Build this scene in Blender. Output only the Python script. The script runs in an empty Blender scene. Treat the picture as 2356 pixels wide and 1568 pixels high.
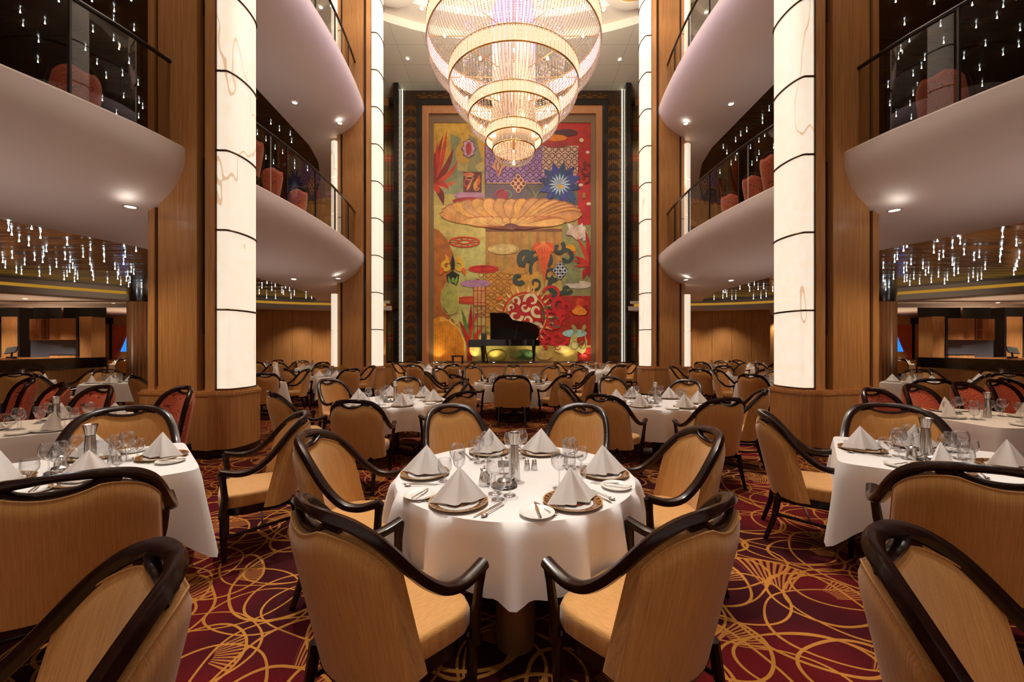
import bpy, math, random
from math import sin, cos, pi, radians as R, sqrt, atan2, hypot
from mathutils import Vector, Matrix

# ------------------------------------------------------------------ camera, world, exposure
scn = bpy.context.scene
COL = scn.collection
F, CX, HY, CAMZ = 930.0, 1178.0, 797.0, 1.58          # focal length, vanishing column and horizon in a 2356 x 1568 frame
camd = bpy.data.cameras.new('camera'); cam = bpy.data.objects.new('camera', camd); COL.objects.link(cam)
cam.location = (0, 0, CAMZ); cam.rotation_euler = (pi/2, 0, 0)
camd.sensor_width = 36; camd.lens = 36*F/2356; camd.shift_y = (HY-784)/2356; camd.clip_end = 200; camd.clip_start = .02
scn.camera = cam
w = bpy.data.worlds.new('world'); scn.world = w; w.use_nodes = True
w.node_tree.nodes['Background'].inputs[0].default_value = (.10, .07, .05, 1)
w.node_tree.nodes['Background'].inputs[1].default_value = .25
scn.view_settings.view_transform = 'Standard'
try: scn.view_settings.look = 'None'
except Exception: pass
scn.view_settings.exposure = 0.0; scn.view_settings.gamma = 1.0; scn.view_settings.use_curve_mapping = False
cy = scn.cycles
cy.max_bounces = 7; cy.diffuse_bounces = 4; cy.glossy_bounces = 3; cy.transmission_bounces = 4; cy.transparent_max_bounces = 24
cy.caustics_reflective = False; cy.caustics_refractive = False; cy.use_denoising = True; cy.use_adaptive_sampling = True; cy.adaptive_threshold = .03; cy.sample_clamp_indirect = 4.0; cy.sample_clamp_direct = 40
try: cy.use_light_tree = True
except Exception: pass

lamp_low = (0, -6.5, 1.9)
ROOM_ROT, ROOM_X = R(.8), .175                        # the hall stands turned a little against the camera
def roomp(x, y): return (x*cos(ROOM_ROT)-y*sin(ROOM_ROT)+ROOM_X, x*sin(ROOM_ROT)+y*cos(ROOM_ROT))

def lamp(name, typ, loc, energy, color=(1, .78, .55), size=.1, target=None, spot=None, blend=.5, shape=None, sy=None):
    l = bpy.data.lights.new(name, typ); l.energy = energy; l.color = color
    if typ == 'AREA':
        l.size = size
        if sy: l.shape = 'RECTANGLE'; l.size_y = sy
    else: l.shadow_soft_size = size
    if typ == 'SPOT': l.spot_size = R(spot); l.spot_blend = blend
    o = bpy.data.objects.new(name, l); COL.objects.link(o); o.location = loc
    if target is not None:
        d = Vector(target)-Vector(loc); o.rotation_euler = d.to_track_quat('-Z', 'Y').to_euler()
    return o
WARM = (1, .78, .54); WHITE = (1, .96, .92)
# spotlights recessed in the high ceiling, aimed at the atrium tables
for (x, y, z, tx, ty, e, sp) in [
    (-.9, 4.3, 12.8, 0.0, 2.66, 4300, 16), (.6, -1.0, 12.8, .1, 2.3, 700, 18), (-2.9, 5.4, 12.8, -2.88, 2.75, 5200, 16), (2.6, 5.6, 12.8, 3.1, 3.0, 4300, 17),
    (-1.0, 8.0, 12.8, -1.77, 6.15, 4200, 16), (1.6, 8.0, 12.8, 2.14, 6.0, 4200, 16), (.3, 12.0, 12.8, .05, 9.5, 4000, 18),
    (-2.3, 15.4, 12.8, -2.75, 14.2, 2400, 20), (2.6, 15.4, 12.8, 2.9, 14.0, 2400, 20), (0, 1.0, 12.8, 0, 1.6, 1500, 34), (-2.2, .5, 12.8, -1.6, .9, 900, 22), (2.4, .5, 12.8, 1.9, .9, 900, 22)]:
    lamp('ceiling_spot', 'SPOT', (x, y, z), e*.66, WHITE, .12, (tx, ty, .75), sp, .25)
# warm light of the chandelier
for (z, r, e) in [(8.3, .95, 14), (7.4, .78, 8), (6.7, .52, 3.5)]:
    for k in range(4):
        a = k*pi/2+.4
        lamp('chandelier_bulb_light', 'POINT', (.04+r*cos(a), 9.45+r*sin(a), z), e, (1, .74, .46), .12)
lamp('chandelier_core_light', 'POINT', (.04, 9.45, 6.02), 6, (1, .8, .55), .15)
for k in range(5): lamp('chandelier_blue_light', 'POINT', (.04+1.1*cos(k*1.257+.3), 9.45+1.1*sin(k*1.257+.3), 9.15), 40, (.14, .16, 1), .12)
lamp('dome_upward_fill', 'AREA', (.04, 9.45, 10.6), 1500, (1, .84, .66), 2.6, (.04, 9.45, 13))  # added upward fill to brighten the dome, not a chandelier part
lamp('dome_fill_light', 'AREA', (0, 9.4, 12.9), 380, (1, .80, .60), 6, (0, 9.4, 0))  # added soft fill below the dome, stands for no fixture
for s in (-1, 1):                                     # downlights of the lower deck and of the decks above
    for (x, y, z, e) in [(9.2, 9.3, 3.2, 110), (11.3, 9.6, 3.2, 110), (6.6, 9.0, 3.3, 90), (9.4, 13.5, 3.2, 130), (8.6, 16.6, 3.1, 110), (10.8, 6.2, 3.2, 90), (5.9, 4.9, 3.3, 110),
                         (15.5, 16.5, 3.0, 70), (19.0, 15.0, 3.0, 160), (18.0, 14.8, 3.0, 420), (14.0, 21.0, 3.0, 110), (18.6, 19.8, 3.0, 420), (24.0, 19.5, 3.0, 260), (21.3, 15.9, 3.0, 260), (22, 15, 3.0, 300), (9.6, 17.4, 3.1, 150), (7.9, 17.4, 3.1, 120)]:
        lamp('deck_downlight_beam', 'SPOT', (s*x, y, z), e, (1, .72, .46) if x < 8 else (1, .80, .62), .08, (s*x, y, 0), 120, .8)
    for (x, y, z, e) in [(8.0, 9.5, 8.0, 30), (7.5, 4.0, 8.0, 12), (9, 15, 8.0, 40), (8, 9.5, 12.8, 120), (8, 3, 12.8, 80)]:
        lamp('upper_deck_beam', 'SPOT', (s*x, y, z), e, WARM, .08, (s*x, y, 0), 130, .8)
    # wall washing downlights above each pillar face
    for (x, y) in ((4.95, 5.35), (4.95, 11.9)):
        for z, e in ((3.5, 30), (8.2, 30), (12.9, 60)):
            px, py = roomp(s*x, y-.25)
            lamp('pillar_wash_beam', 'SPOT', (px, py, z-.05), e, WARM, .05, (px, py+.10, 0), 90, .7)
lamp('rear_fill_high', 'AREA', (0, -6.5, 6.0), 150, (1, .86, .76), 16, (0, 8, 6.6), sy=7)  # added soft fill behind the camera, no real fixture
lamp('rear_fill_low', 'AREA', lamp_low, 60, (1, .86, .76), 16, (0, 8, 3.2), sy=2.5)  # second added fill, set low to lift the balcony undersides
for s in (-1, 1): lamp('curtain_beam', 'SPOT', (s*5.75, 18.1, 12.6), 700, WARM, .05, (s*5.8, 18.7, 5), 34, .8); lamp('curtain_foot_beam', 'SPOT', (s*5.75, 18.0, 1.0), 14, WARM, .05, (s*5.8, 18.8, 3), 90, .8)
for s in (-1, 1):
    for (x, y, z, e) in [(6.3, 4.2, 1.0, 62), (6.0, 9.3, 1.0, 48), (5.9, 9.4, 5.6, 40)]: lamp('soffit_fill', 'SPOT', (s*x, y, z), e, (1, .88, .80), .6, (s*(x-.3), y, z+3), 130, .8)  # added upward fill without fixtures, replaces bounce from the tablecloths
for s in (-1, 1): lamp('cove_fill', 'SPOT', (s*10.6, 10.4, 1.25), 110, (1, .80, .58), .2, (s*14.8, 14.6, 3.2), 58, .9)  # added fill aimed at the cove fascia, no lamp stands here
for s in (-1, 1):
    for (x, y, z, e) in [(14.5, 17.5, 2.2, 45), (18.0, 18.6, 2.3, 80), (21, 16.0, 2.2, 50), (16.6, 14.2, 1.7, 60)]: lamp('deck_ceiling_fill', 'SPOT', (s*x, y, 1.5), e*2.2, (1, .74, .54), .35, (s*x, y, 4), 125, .6)  # added upward fill without fixtures, brightens the annex ceiling

# ------------------------------------------------------------------ helpers
def lin(c):
    c = c/255.0
    return c/12.92 if c <= .04045 else ((c+.055)/1.055)**2.4
def rgb(r, g, b): return (lin(r), lin(g), lin(b), 1)
class NT:
    def __init__(s, name):
        s.m = bpy.data.materials.new(name); s.m.use_nodes = True; s.t = s.m.node_tree; s.t.nodes.clear()
        s.out = s.n('ShaderNodeOutputMaterial')
    def n(s, typ, **kw):
        nd = s.t.nodes.new(typ)
        for k, v in kw.items():
            if k.startswith('i_'):
                key = k[2:]; key = int(key) if key.isdigit() else key.replace('_', ' ')
                nd.inputs[key].default_value = v
            else: setattr(nd, k, v)
        return nd
    def l(s, a, b): s.t.links.new(a, b)
    def math(s, op, a, b=None, c=None, clamp=False):
        nd = s.n('ShaderNodeMath', operation=op, use_clamp=clamp)
        for i, v in enumerate((a, b, c)):
            if v is None: continue
            if isinstance(v, (int, float)): nd.inputs[i].default_value = v
            else: s.l(v, nd.inputs[i])
        return nd.outputs[0]
    def mix(s, fac, a, b):
        nd = s.n('ShaderNodeMix', data_type='RGBA')
        for key, v in ((0, fac), (6, a), (7, b)):
            if isinstance(v, (int, float, tuple, list)): nd.inputs[key].default_value = v
            else: s.l(v, nd.inputs[key])
        return nd.outputs[2]
    def bsdf(s, **kw):
        p = s.n('ShaderNodeBsdfPrincipled')
        for k, v in kw.items():
            key = k.replace('_', ' ')
            if isinstance(v, (int, float, tuple, list)): p.inputs[key].default_value = v
            else: s.l(v, p.inputs[key])
        return p
    def bump(s, h, strength=.3, dist=.01):
        b = s.n('ShaderNodeBump'); b.inputs['Strength'].default_value = strength; b.inputs['Distance'].default_value = dist
        s.l(h, b.inputs['Height']); return b.outputs[0]
    def coord(s, scale=(1, 1, 1), world=False):
        mp = s.n('ShaderNodeMapping'); mp.inputs['Scale'].default_value = scale
        if world: g = s.n('ShaderNodeNewGeometry'); s.l(g.outputs['Position'], mp.inputs[0])
        else: g = s.n('ShaderNodeTexCoord'); s.l(g.outputs['Object'], mp.inputs[0])
        return mp.outputs[0]
    def noise(s, vec, scale=5, detail=3, rough=.5):
        nd = s.n('ShaderNodeTexNoise'); nd.inputs['Scale'].default_value = scale; nd.inputs['Detail'].default_value = detail; nd.inputs['Roughness'].default_value = rough
        s.l(vec, nd.inputs['Vector']); return nd.outputs['Fac']
    def ramp(s, fac, stops):
        nd = s.n('ShaderNodeValToRGB'); e = nd.color_ramp.elements
        while len(e) < len(stops): e.new(.5)
        for k, (p, c) in enumerate(stops): e[k].position = p; e[k].color = c
        s.l(fac, nd.inputs[0]); return nd.outputs[0]
    def done(s, sh): s.l(sh, s.out.inputs[0]); return s.m

def simple(name, col, rough=.5, metal=0, emit=None, es=1, coat=0, spec=.5):
    t = NT(name); kw = dict(Base_Color=col, Roughness=rough, Metallic=metal, Coat_Weight=coat); kw['Specular_IOR_Level'] = spec
    p = t.bsdf(**kw)
    if emit: p.inputs['Emission Color'].default_value = emit; p.inputs['Emission Strength'].default_value = es
    return t.done(p.outputs[0])

def wood(name, c1, c2, rough=.35, axis='z', coat=.2, sc=1.0):
    t = NT(name)
    s = {'z': (26*sc, 26*sc, .7*sc), 'x': (.7*sc, 26*sc, 26*sc)}[axis]
    n1 = t.noise(t.coord(s), 2.0, 4, .6); n2 = t.noise(t.coord((s[0]*5, s[1]*5, s[2]*2)), 2.0, 2, .5)
    f = t.math('ADD', t.math('MULTIPLY', n1, .65), t.math('MULTIPLY', n2, .35))
    c = t.ramp(f, [(.36, c2), (.62, c1)])
    return t.done(t.bsdf(Base_Color=c, Roughness=rough, Coat_Weight=coat, Coat_Roughness=.25, Specular_IOR_Level=.25 if 'mahog' in name else .5).outputs[0])

M = {}
M['veneer'] = wood('oak_veneer', rgb(208, 156, 98), rgb(172, 118, 66), .38)
M['veneer_strip'] = wood('oak_veneer_trim', rgb(202, 150, 94), rgb(162, 108, 60), .38)
M['groove'] = simple('dark_groove', rgb(70, 42, 20), .5)
M['black'] = simple('black_lacquer', (.006, .005, .005, 1), .22, coat=.3)
M['blackmatt'] = simple('black_matt', (.008, .007, .006, 1), .55)
M['mahogany'] = wood('dark_mahogany', (.022, .006, .004, 1), (.010, .003, .002, 1), .22, 'z', .16, .6)
M['plaster'] = simple('white_plaster', rgb(232, 222, 218), .6)
M['ceiling'] = simple('ceiling_paint', rgb(226, 220, 204), .7)
M['lowceiling'] = simple('lower_ceiling_paint', rgb(190, 176, 160), .6)
M['linen'] = None
M['steel'] = simple('brushed_steel', (.62, .60, .57, 1), .22, 1)
M['silver'] = simple('silver_cutlery', (.78, .75, .70, 1), .12, 1)
M['china'] = simple('white_china', rgb(238, 234, 226), .12, coat=.5)
M['brass'] = simple('aged_brass', rgb(190, 140, 70), .3, 1)
M['bronze'] = simple('dark_bronze', rgb(78, 52, 34), .35, .8)
M['post_metal'] = simple('speckled_bronze_post', rgb(150, 112, 74), .35, .7)
M['glowing_gold_leaf'] = simple('glowing_gold_leaf', rgb(236, 186, 70), .35, .3, rgb(240, 180, 60), .35)  # emission put into the gold to make it look lit
M['lamp_on'] = simple('lit_lamp', (1, 1, 1, 1), .5, emit=(1, .93, .82, 1), es=9)
M['led'] = simple('lit_led', (1, 1, 1, 1), .5, emit=(.80, .95, 1, 1), es=7)
M['strip'] = simple('lit_strip', (1, 1, 1, 1), .5, emit=(1, .90, .66, 1), es=2.2)
M['bulb'] = simple('lit_bulb', (1, 1, 1, 1), .5, emit=(1, .80, .52, 1), es=7)
M['blue_window'] = simple('dusk_sky_pane', rgb(10, 60, 160), .2, emit=rgb(30, 120, 235), es=1.6)
M['darkwall'] = wood('smoked_wood', rgb(66, 42, 24), rgb(46, 28, 16), .3)
M['taupe'] = simple('taupe_moulding', rgb(120, 96, 70), .45)
M['cherry'] = wood('cherry_frame', rgb(196, 140, 92), rgb(166, 108, 66), .35)
M['white_band'] = simple('white_painted_steel', rgb(205, 190, 175), .45)
M['blacktie'] = simple('black_linen', (.012, .012, .018, 1), .8)

def m_linen():
    t = NT('white_linen'); v = t.coord((1, 1, 1))
    n = t.noise(v, 420, 2, .6); n2 = t.noise(v, 3, 2)
    p = t.bsdf(Base_Color=rgb(236, 230, 224), Roughness=.75, Sheen_Weight=.25, Normal=t.bump(t.math('ADD', t.math('MULTIPLY', n, .15), n2), .12, .01))
    return t.done(p.outputs[0])
M['linen'] = m_linen()
def m_fabric(name, c1, c2):
    t = NT(name); v = t.coord((1, 1, 1))
    a = t.noise(t.coord((420, 20, 3)), 1.2, 3, .65)
    b = t.noise(t.coord((420, 420, 120)), 1.0, 2)
    c = t.ramp(t.math('ADD', t.math('MULTIPLY', a, .75), t.math('MULTIPLY', b, .25)), [(.38, c2), (.6, c1)])
    return t.done(t.bsdf(Base_Color=c, Roughness=.62, Sheen_Weight=.35, Specular_IOR_Level=.35, Normal=t.bump(a, .25, .003)).outputs[0])
M['gold_fabric'] = m_fabric('striped_gold_fabric', rgb(208, 154, 84), rgb(182, 127, 62))
def m_red(name='red_scroll_fabric'):
    t = NT(name); v = t.coord((1, 1, 1))
    n = t.n('ShaderNodeTexNoise'); n.inputs['Scale'].default_value = 7; n.inputs['Detail'].default_value = 0; t.l(v, n.inputs['Vector'])
    mx = t.n('ShaderNodeVectorMath', operation='SCALE'); mx.inputs['Scale'].default_value = .55; t.l(n.outputs['Color'], mx.inputs[0])
    ad = t.n('ShaderNodeVectorMath', operation='ADD'); t.l(v, ad.inputs[0]); t.l(mx.outputs[0], ad.inputs[1])
    wv = t.n('ShaderNodeTexWave', wave_type='RINGS'); wv.inputs['Scale'].default_value = 7; wv.inputs['Distortion'].default_value = 3; t.l(ad.outputs[0], wv.inputs['Vector'])
    line = t.math('LESS_THAN', wv.outputs['Fac'], .10)
    c = t.mix(line, rgb(196, 86, 48), rgb(110, 34, 22))
    return t.done(t.bsdf(Base_Color=c, Roughness=.6, Sheen_Weight=.3).outputs[0])
M['red_fabric'] = m_red()

def m_carpet():
    t = NT('patterned_carpet'); pos = t.coord((1, 1, 1), True)
    nz = t.n('ShaderNodeTexNoise'); nz.inputs['Scale'].default_value = 1.1; nz.inputs['Detail'].default_value = 1; t.l(pos, nz.inputs['Vector'])
    sc = t.n('ShaderNodeVectorMath', operation='SCALE'); sc.inputs['Scale'].default_value = .30; t.l(nz.outputs['Color'], sc.inputs[0])
    ad = t.n('ShaderNodeVectorMath', operation='ADD'); t.l(pos, ad.inputs[0]); t.l(sc.outputs[0], ad.inputs[1])
    lines = None; fans = None
    for (rot, S, ox, oy, ax, r, wd, fan) in [(.4, .62, .1, .2, 1.0, .42, .014, 1), (1.5, .74, .35, .0, 1.35, .44, .011, 0), (-.5, .88, .5, .4, .8, .46, .009, 1), (.9, 1.05, .2, .6, 1.6, .47, .008, 0), (2.4, .93, .6, .3, 1.2, .46, .008, 0)]:
        mp = t.n('ShaderNodeMapping'); mp.inputs['Rotation'].default_value = (0, 0, rot); mp.inputs['Location'].default_value = (ox, oy, 0); mp.inputs['Scale'].default_value = (1/S, ax/S, 1)
        t.l(ad.outputs[0], mp.inputs[0])
        sp = t.n('ShaderNodeSeparateXYZ'); t.l(mp.outputs[0], sp.inputs[0])
        x = t.math('SUBTRACT', t.math('FRACT', sp.outputs[0]), .5); y = t.math('SUBTRACT', t.math('FRACT', sp.outputs[1]), .5)
        d = t.math('SQRT', t.math('ADD', t.math('MULTIPLY', x, x), t.math('MULTIPLY', y, y)))
        ln = t.math('LESS_THAN', t.math('ABSOLUTE', t.math('SUBTRACT', d, r)), wd)
        lines = ln if lines is None else t.math('MAXIMUM', lines, ln)
        if fan:
            ang = t.math('ARCTAN2', y, x)
            sect = t.math('MULTIPLY', t.math('LESS_THAN', t.math('ABSOLUTE', t.math('SUBTRACT', ang, .7)), .52), t.math('LESS_THAN', d, r))
            st = t.math('GREATER_THAN', t.math('SINE', t.math('MULTIPLY', ang, 62)), -.1)
            sect = t.math('MULTIPLY', t.math('MULTIPLY', sect, st), t.math('GREATER_THAN', d, .16))
            fans = sect if fans is None else t.math('MAXIMUM', fans, sect)
    pile = t.noise(pos, 260, 2, .7)
    big = t.noise(pos, .9, 1)
    base = t.ramp(big, [(.42, rgb(88, 14, 18)), (.56, rgb(54, 11, 16))])
    c = t.mix(fans, base, rgb(158, 98, 48)); c = t.mix(lines, c, rgb(168, 112, 46))
    pv = t.n('ShaderNodeMix', data_type='RGBA', blend_type='MULTIPLY'); pv.inputs[0].default_value = .55
    t.l(c, pv.inputs[6]); t.l(t.ramp(pile, [(.3, (.45, .45, .45, 1)), (.7, (1.25, 1.2, 1.2, 1))]), pv.inputs[7])
    return t.done(t.bsdf(Base_Color=pv.outputs[2], Roughness=.95, Specular_IOR_Level=.1, Normal=t.bump(pile, .5, .01)).outputs[0])
M['carpet'] = m_carpet()
def m_alabaster():
    t = NT('backlit_alabaster'); v = t.coord((1, 1, 1))
    n = t.noise(v, 9, 5, .65)
    mp = t.n('ShaderNodeMapping'); mp.inputs['Scale'].default_value = (1.3, 1.3, .42); t.l(v, mp.inputs[0])
    vo = t.n('ShaderNodeTexNoise'); vo.inputs['Scale'].default_value = .8; vo.inputs['Detail'].default_value = 3; vo.inputs['Roughness'].default_value = .45; t.l(mp.outputs[0], vo.inputs['Vector'])
    vein = t.math('LESS_THAN', t.math('ABSOLUTE', t.math('SUBTRACT', vo.outputs['Fac'], .5)), .0032)
    c = t.ramp(n, [(.3, rgb(255, 232, 202)), (.7, rgb(255, 246, 228))])
    c = t.mix(t.math('MULTIPLY', vein, .8), c, rgb(214, 164, 118))
    p = t.bsdf(Base_Color=rgb(230, 220, 205), Roughness=.4, Emission_Color=c, Emission_Strength=.76)
    return t.done(p.outputs[0])
M['alabaster'] = m_alabaster()
def m_panel():
    t = NT('frosted_glass_panel')
    return t.done(t.bsdf(Base_Color=rgb(240, 225, 205), Roughness=.4, Emission_Color=rgb(255, 214, 170), Emission_Strength=.95).outputs[0])
M['frost'] = m_panel()
M['frost_dim'] = simple('frosted_tube_panel', rgb(226, 206, 186), .5, emit=rgb(255, 214, 170), es=.16)
def m_crystal():
    t = NT('crystal_beads')
    g = t.n('ShaderNodeBsdfGlossy', i_Roughness=.18); g.inputs['Color'].default_value = (.9, .8, .7, 1)
    d = t.n('ShaderNodeBsdfTranslucent'); d.inputs['Color'].default_value = (.72, .60, .46, 1)
    d2 = t.n('ShaderNodeBsdfDiffuse'); d2.inputs['Color'].default_value = (.58, .48, .37, 1)
    tr = t.n('ShaderNodeBsdfTransparent')
    m0 = t.n('ShaderNodeMixShader', i_0=.5); t.l(d.outputs[0], m0.inputs[1]); t.l(d2.outputs[0], m0.inputs[2])
    m1 = t.n('ShaderNodeMixShader', i_0=.45); t.l(m0.outputs[0], m1.inputs[1]); t.l(g.outputs[0], m1.inputs[2])
    m2 = t.n('ShaderNodeMixShader', i_0=.42); t.l(m1.outputs[0], m2.inputs[1]); t.l(tr.outputs[0], m2.inputs[2])
    return t.done(m2.outputs[0])
M['crystal'] = m_crystal()
def m_glass(name, tint, refl, rough=.02, edge=.55, base_=.05):
    t = NT(name)
    lw = t.n('ShaderNodeLayerWeight'); lw.inputs['Blend'].default_value = edge
    g = t.n('ShaderNodeBsdfGlossy', i_Roughness=rough); tr = t.n('ShaderNodeBsdfTransparent'); tr.inputs['Color'].default_value = tint
    f = t.math('ADD', t.math('MULTIPLY', t.math('POWER', lw.outputs['Facing'], 2.0), refl), base_, clamp=True)
    mx = t.n('ShaderNodeMixShader'); t.l(f, mx.inputs[0]); t.l(tr.outputs[0], mx.inputs[1]); t.l(g.outputs[0], mx.inputs[2])
    return t.done(mx.outputs[0])
M['glass'] = m_glass('wine_glass_crystal', (.93, .93, .94, 1), .9, .03, .62, .09)
M['railglass'] = m_glass('balustrade_glass', (.80, .80, .76, 1), .5, .0, .4)
def m_charger():
    t = NT('patterned_charger_china'); v = t.coord((1, 1, 1))
    sp = t.n('ShaderNodeSeparateXYZ'); t.l(v, sp.inputs[0])
    x, y = sp.outputs[0], sp.outputs[1]
    d = t.math('SQRT', t.math('ADD', t.math('MULTIPLY', x, x), t.math('MULTIPLY', y, y))); a = t.math('ARCTAN2', y, x)
    saw = t.math('PINGPONG', t.math('MULTIPLY', a, 12/pi), .5)
    rr = t.math('DIVIDE', t.math('SUBTRACT', d, .108), .042)
    tri = t.math('GREATER_THAN', t.math('ABSOLUTE', t.math('SUBTRACT', t.math('MULTIPLY', saw, 2), rr)), .17)
    rim = t.mix(tri, rgb(176, 126, 64), rgb(66, 24, 13))
    c = t.mix(t.math('GREATER_THAN', d, .108), rgb(238, 232, 222), rim)
    c = t.mix(t.math('GREATER_THAN', d, .150), c, rgb(196, 150, 84))
    med = t.mix(t.math('GREATER_THAN', t.noise(v, 60, 2), .52), rgb(90, 40, 34), rgb(150, 90, 60))
    c = t.mix(t.math('LESS_THAN', d, .066), c, med)
    return t.done(t.bsdf(Base_Color=c, Roughness=.15, Coat_Weight=.5).outputs[0])
M['charger'] = m_charger()
def m_darkceil():
    t = NT('smoked_gloss_ceiling'); pos = t.coord((1, 1, 1), True)
    n = t.noise(t.coord((.35, 1.6, 1), True), 1.4, 2)
    sp = t.n('ShaderNodeSeparateXYZ'); t.l(pos, sp.inputs[0])
    jx = t.math('LESS_THAN', t.math('FRACT', t.math('MULTIPLY', sp.outputs[1], .8)), .012)
    c = t.mix(jx, rgb(82, 56, 34), rgb(30, 20, 12))
    return t.done(t.bsdf(Base_Color=c, Roughness=.16, Specular_IOR_Level=.7, Normal=t.bump(n, .12, .3)).outputs[0])
M['darkceil'] = m_darkceil()
def m_tileceil():
    t = NT('high_ceiling_tiles'); pos = t.coord((1, 1, 1), True)
    sp = t.n('ShaderNodeSeparateXYZ'); t.l(pos, sp.inputs[0])
    j = t.math('MAXIMUM', t.math('LESS_THAN', t.math('FRACT', t.math('MULTIPLY', sp.outputs[0], .9)), .012), t.math('LESS_THAN', t.math('FRACT', t.math('MULTIPLY', sp.outputs[1], .9)), .012))
    return t.done(t.bsdf(Base_Color=t.mix(j, rgb(230, 230, 208), rgb(170, 168, 148)), Roughness=.5).outputs[0])
M['tileceil'] = m_tileceil()
def m_curtain():
    t = NT('striped_curtain_cloth'); pos = t.coord((1, 1, 1), True)
    sp = t.n('ShaderNodeSeparateXYZ'); t.l(pos, sp.inputs[0])
    z = t.math('FRACT', t.math('MULTIPLY', sp.outputs[2], .72))
    c = t.ramp(z, [(0, rgb(120, 92, 44)), (.30, rgb(120, 92, 44)), (.31, rgb(150, 52, 28)), (.36, rgb(196, 98, 40)), (.38, rgb(140, 44, 26)), (.44, rgb(206, 130, 50)), (.47, rgb(150, 50, 28)), (.54, rgb(186, 92, 40)), (.55, rgb(160, 132, 70)), (.9, rgb(150, 122, 66))])
    for e in c.node.color_ramp.elements: pass
    return t.done(t.bsdf(Base_Color=c, Roughness=.7, Sheen_Weight=.2).outputs[0])
M['curtain'] = m_curtain()
M['orange_drape'] = m_fabric('orange_drape', rgb(206, 84, 40), rgb(140, 44, 22))
M['tile_blue'] = simple('steel_backsplash', rgb(120, 130, 150), .3, .3)

class MB:
    """collects geometry and links it as one mesh object"""
    def __init__(s): s.v = []; s.f = []; s.m = []; s.sm = []; s.mats = []
    def mi(s, m):
        if m not in s.mats: s.mats.append(m)
        return s.mats.index(m)
    def add(s, vs, fs, m, smooth=False, T=None):
        b = len(s.v); k = s.mi(m)
        s.v += [tuple(T @ Vector(p)) if T is not None else tuple(p) for p in vs]
        for f in fs: s.f.append(tuple(b+i for i in f)); s.m.append(k); s.sm.append(smooth)
        return s
    def box(s, x0, x1, y0, y1, z0, z1, m, T=None):
        v = [(x, y, z) for z in (z0, z1) for y in (y0, y1) for x in (x0, x1)]
        return s.add(v, [(0, 2, 3, 1), (4, 5, 7, 6), (0, 1, 5, 4), (2, 6, 7, 3), (0, 4, 6, 2), (1, 3, 7, 5)], m, False, T)
    def prism(s, pts, z0, z1, m, T=None, smooth=False):
        n = len(pts); a = sum(pts[i][0]*pts[(i+1) % n][1]-pts[(i+1) % n][0]*pts[i][1] for i in range(n))
        if a < 0: pts = pts[::-1]
        v = [(p[0], p[1], z0) for p in pts]+[(p[0], p[1], z1) for p in pts]
        s.add(v, [tuple(range(n-1, -1, -1)), tuple(range(n, 2*n))], m, False, T)
        return s.add(v, [(i, (i+1) % n, n+(i+1) % n, n+i) for i in range(n)], m, smooth, T)
    def lathe(s, prof, n, m, T=None, smooth=True, cap=True):
        v = []; f = []
        for (r, z) in prof: v += [(r*cos(2*pi*i/n), r*sin(2*pi*i/n), z) for i in range(n)]
        for k in range(len(prof)-1):
            for i in range(n): f.append((k*n+i, k*n+(i+1) % n, (k+1)*n+(i+1) % n, (k+1)*n+i))
        s.add(v, f, m, smooth, T)
        return s
    def tube(s, pts, r, m, n=8, up=None, closed=False, r2=None, smooth=True, power=2.0, T=None, caps=True):
        """sweep of a rounded section; r, r2 may be lists"""
        P = [Vector(p) for p in pts]; N = len(P); v = []; f = []; prev = None
        for i in range(N):
            a = P[(i-1) % N] if (closed or i > 0) else P[i]; b = P[(i+1) % N] if (closed or i < N-1) else P[i]
            t = (b-a).normalized()
            if up is not None: u = Vector(up)-t*t.dot(Vector(up))
            elif prev is None:
                q = Vector((0, 0, 1)) if abs(t.z) < .9 else Vector((0, 1, 0)); u = q-t*t.dot(q)
            else: u = prev-t*t.dot(prev)
            u.normalize(); prev = u; w_ = t.cross(u)
            ra = r[i] if isinstance(r, (list, tuple)) else r
            rb = (r2[i] if isinstance(r2, (list, tuple)) else r2) if r2 is not None else ra
            for k in range(n):
                c, d = cos(2*pi*(k+.5)/n), sin(2*pi*(k+.5)/n)
                if power != 2.0:
                    q = (abs(c)**power+abs(d)**power)**(-1/power); c *= q; d *= q
                v.append(P[i]+u*(c*ra)+w_*(d*rb))
        for i in range(N if closed else N-1):
            j = (i+1) % N
            for k in range(n): f.append((i*n+k, j*n+k, j*n+(k+1) % n, i*n+(k+1) % n))
        if not closed and caps: f.append(tuple(range(n))); f.append(tuple((N-1)*n+k for k in range(n-1, -1, -1)))
        return s.add(v, f, m, smooth, T)
    def grid(s, rows, m, closed=False, smooth=True, T=None):
        n = len(rows[0]); v = [p for r_ in rows for p in r_]; f = []
        for j in range(len(rows)-1):
            for i in range(n if closed else n-1):
                k = (i+1) % n; f.append((j*n+i, j*n+k, (j+1)*n+k, (j+1)*n+i))
        return s.add(v, f, m, smooth, T)
    def mesh(s, name, ang=None):
        me = bpy.data.meshes.new(name); me.from_pydata([tuple(p) for p in s.v], [], s.f)
        for m in s.mats: me.materials.append(M[m] if isinstance(m, str) else m)
        me.polygons.foreach_set('material_index', s.m); me.polygons.foreach_set('use_smooth', s.sm)
        if ang is not None: me.set_sharp_from_angle(angle=R(ang))
        me.validate(); me.update(); return me
    def build(s, name, parent=None, ang=50, **kw):
        o = bpy.data.objects.new(name, s.mesh(name, ang)); COL.objects.link(o)
        if parent is not None: o.parent = parent
        for k, v in kw.items(): o[k] = v
        return o
def mirror(mb):
    mb.v = [(-p[0], p[1], p[2]) for p in mb.v]; mb.f = [f[::-1] for f in mb.f]; return mb
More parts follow.
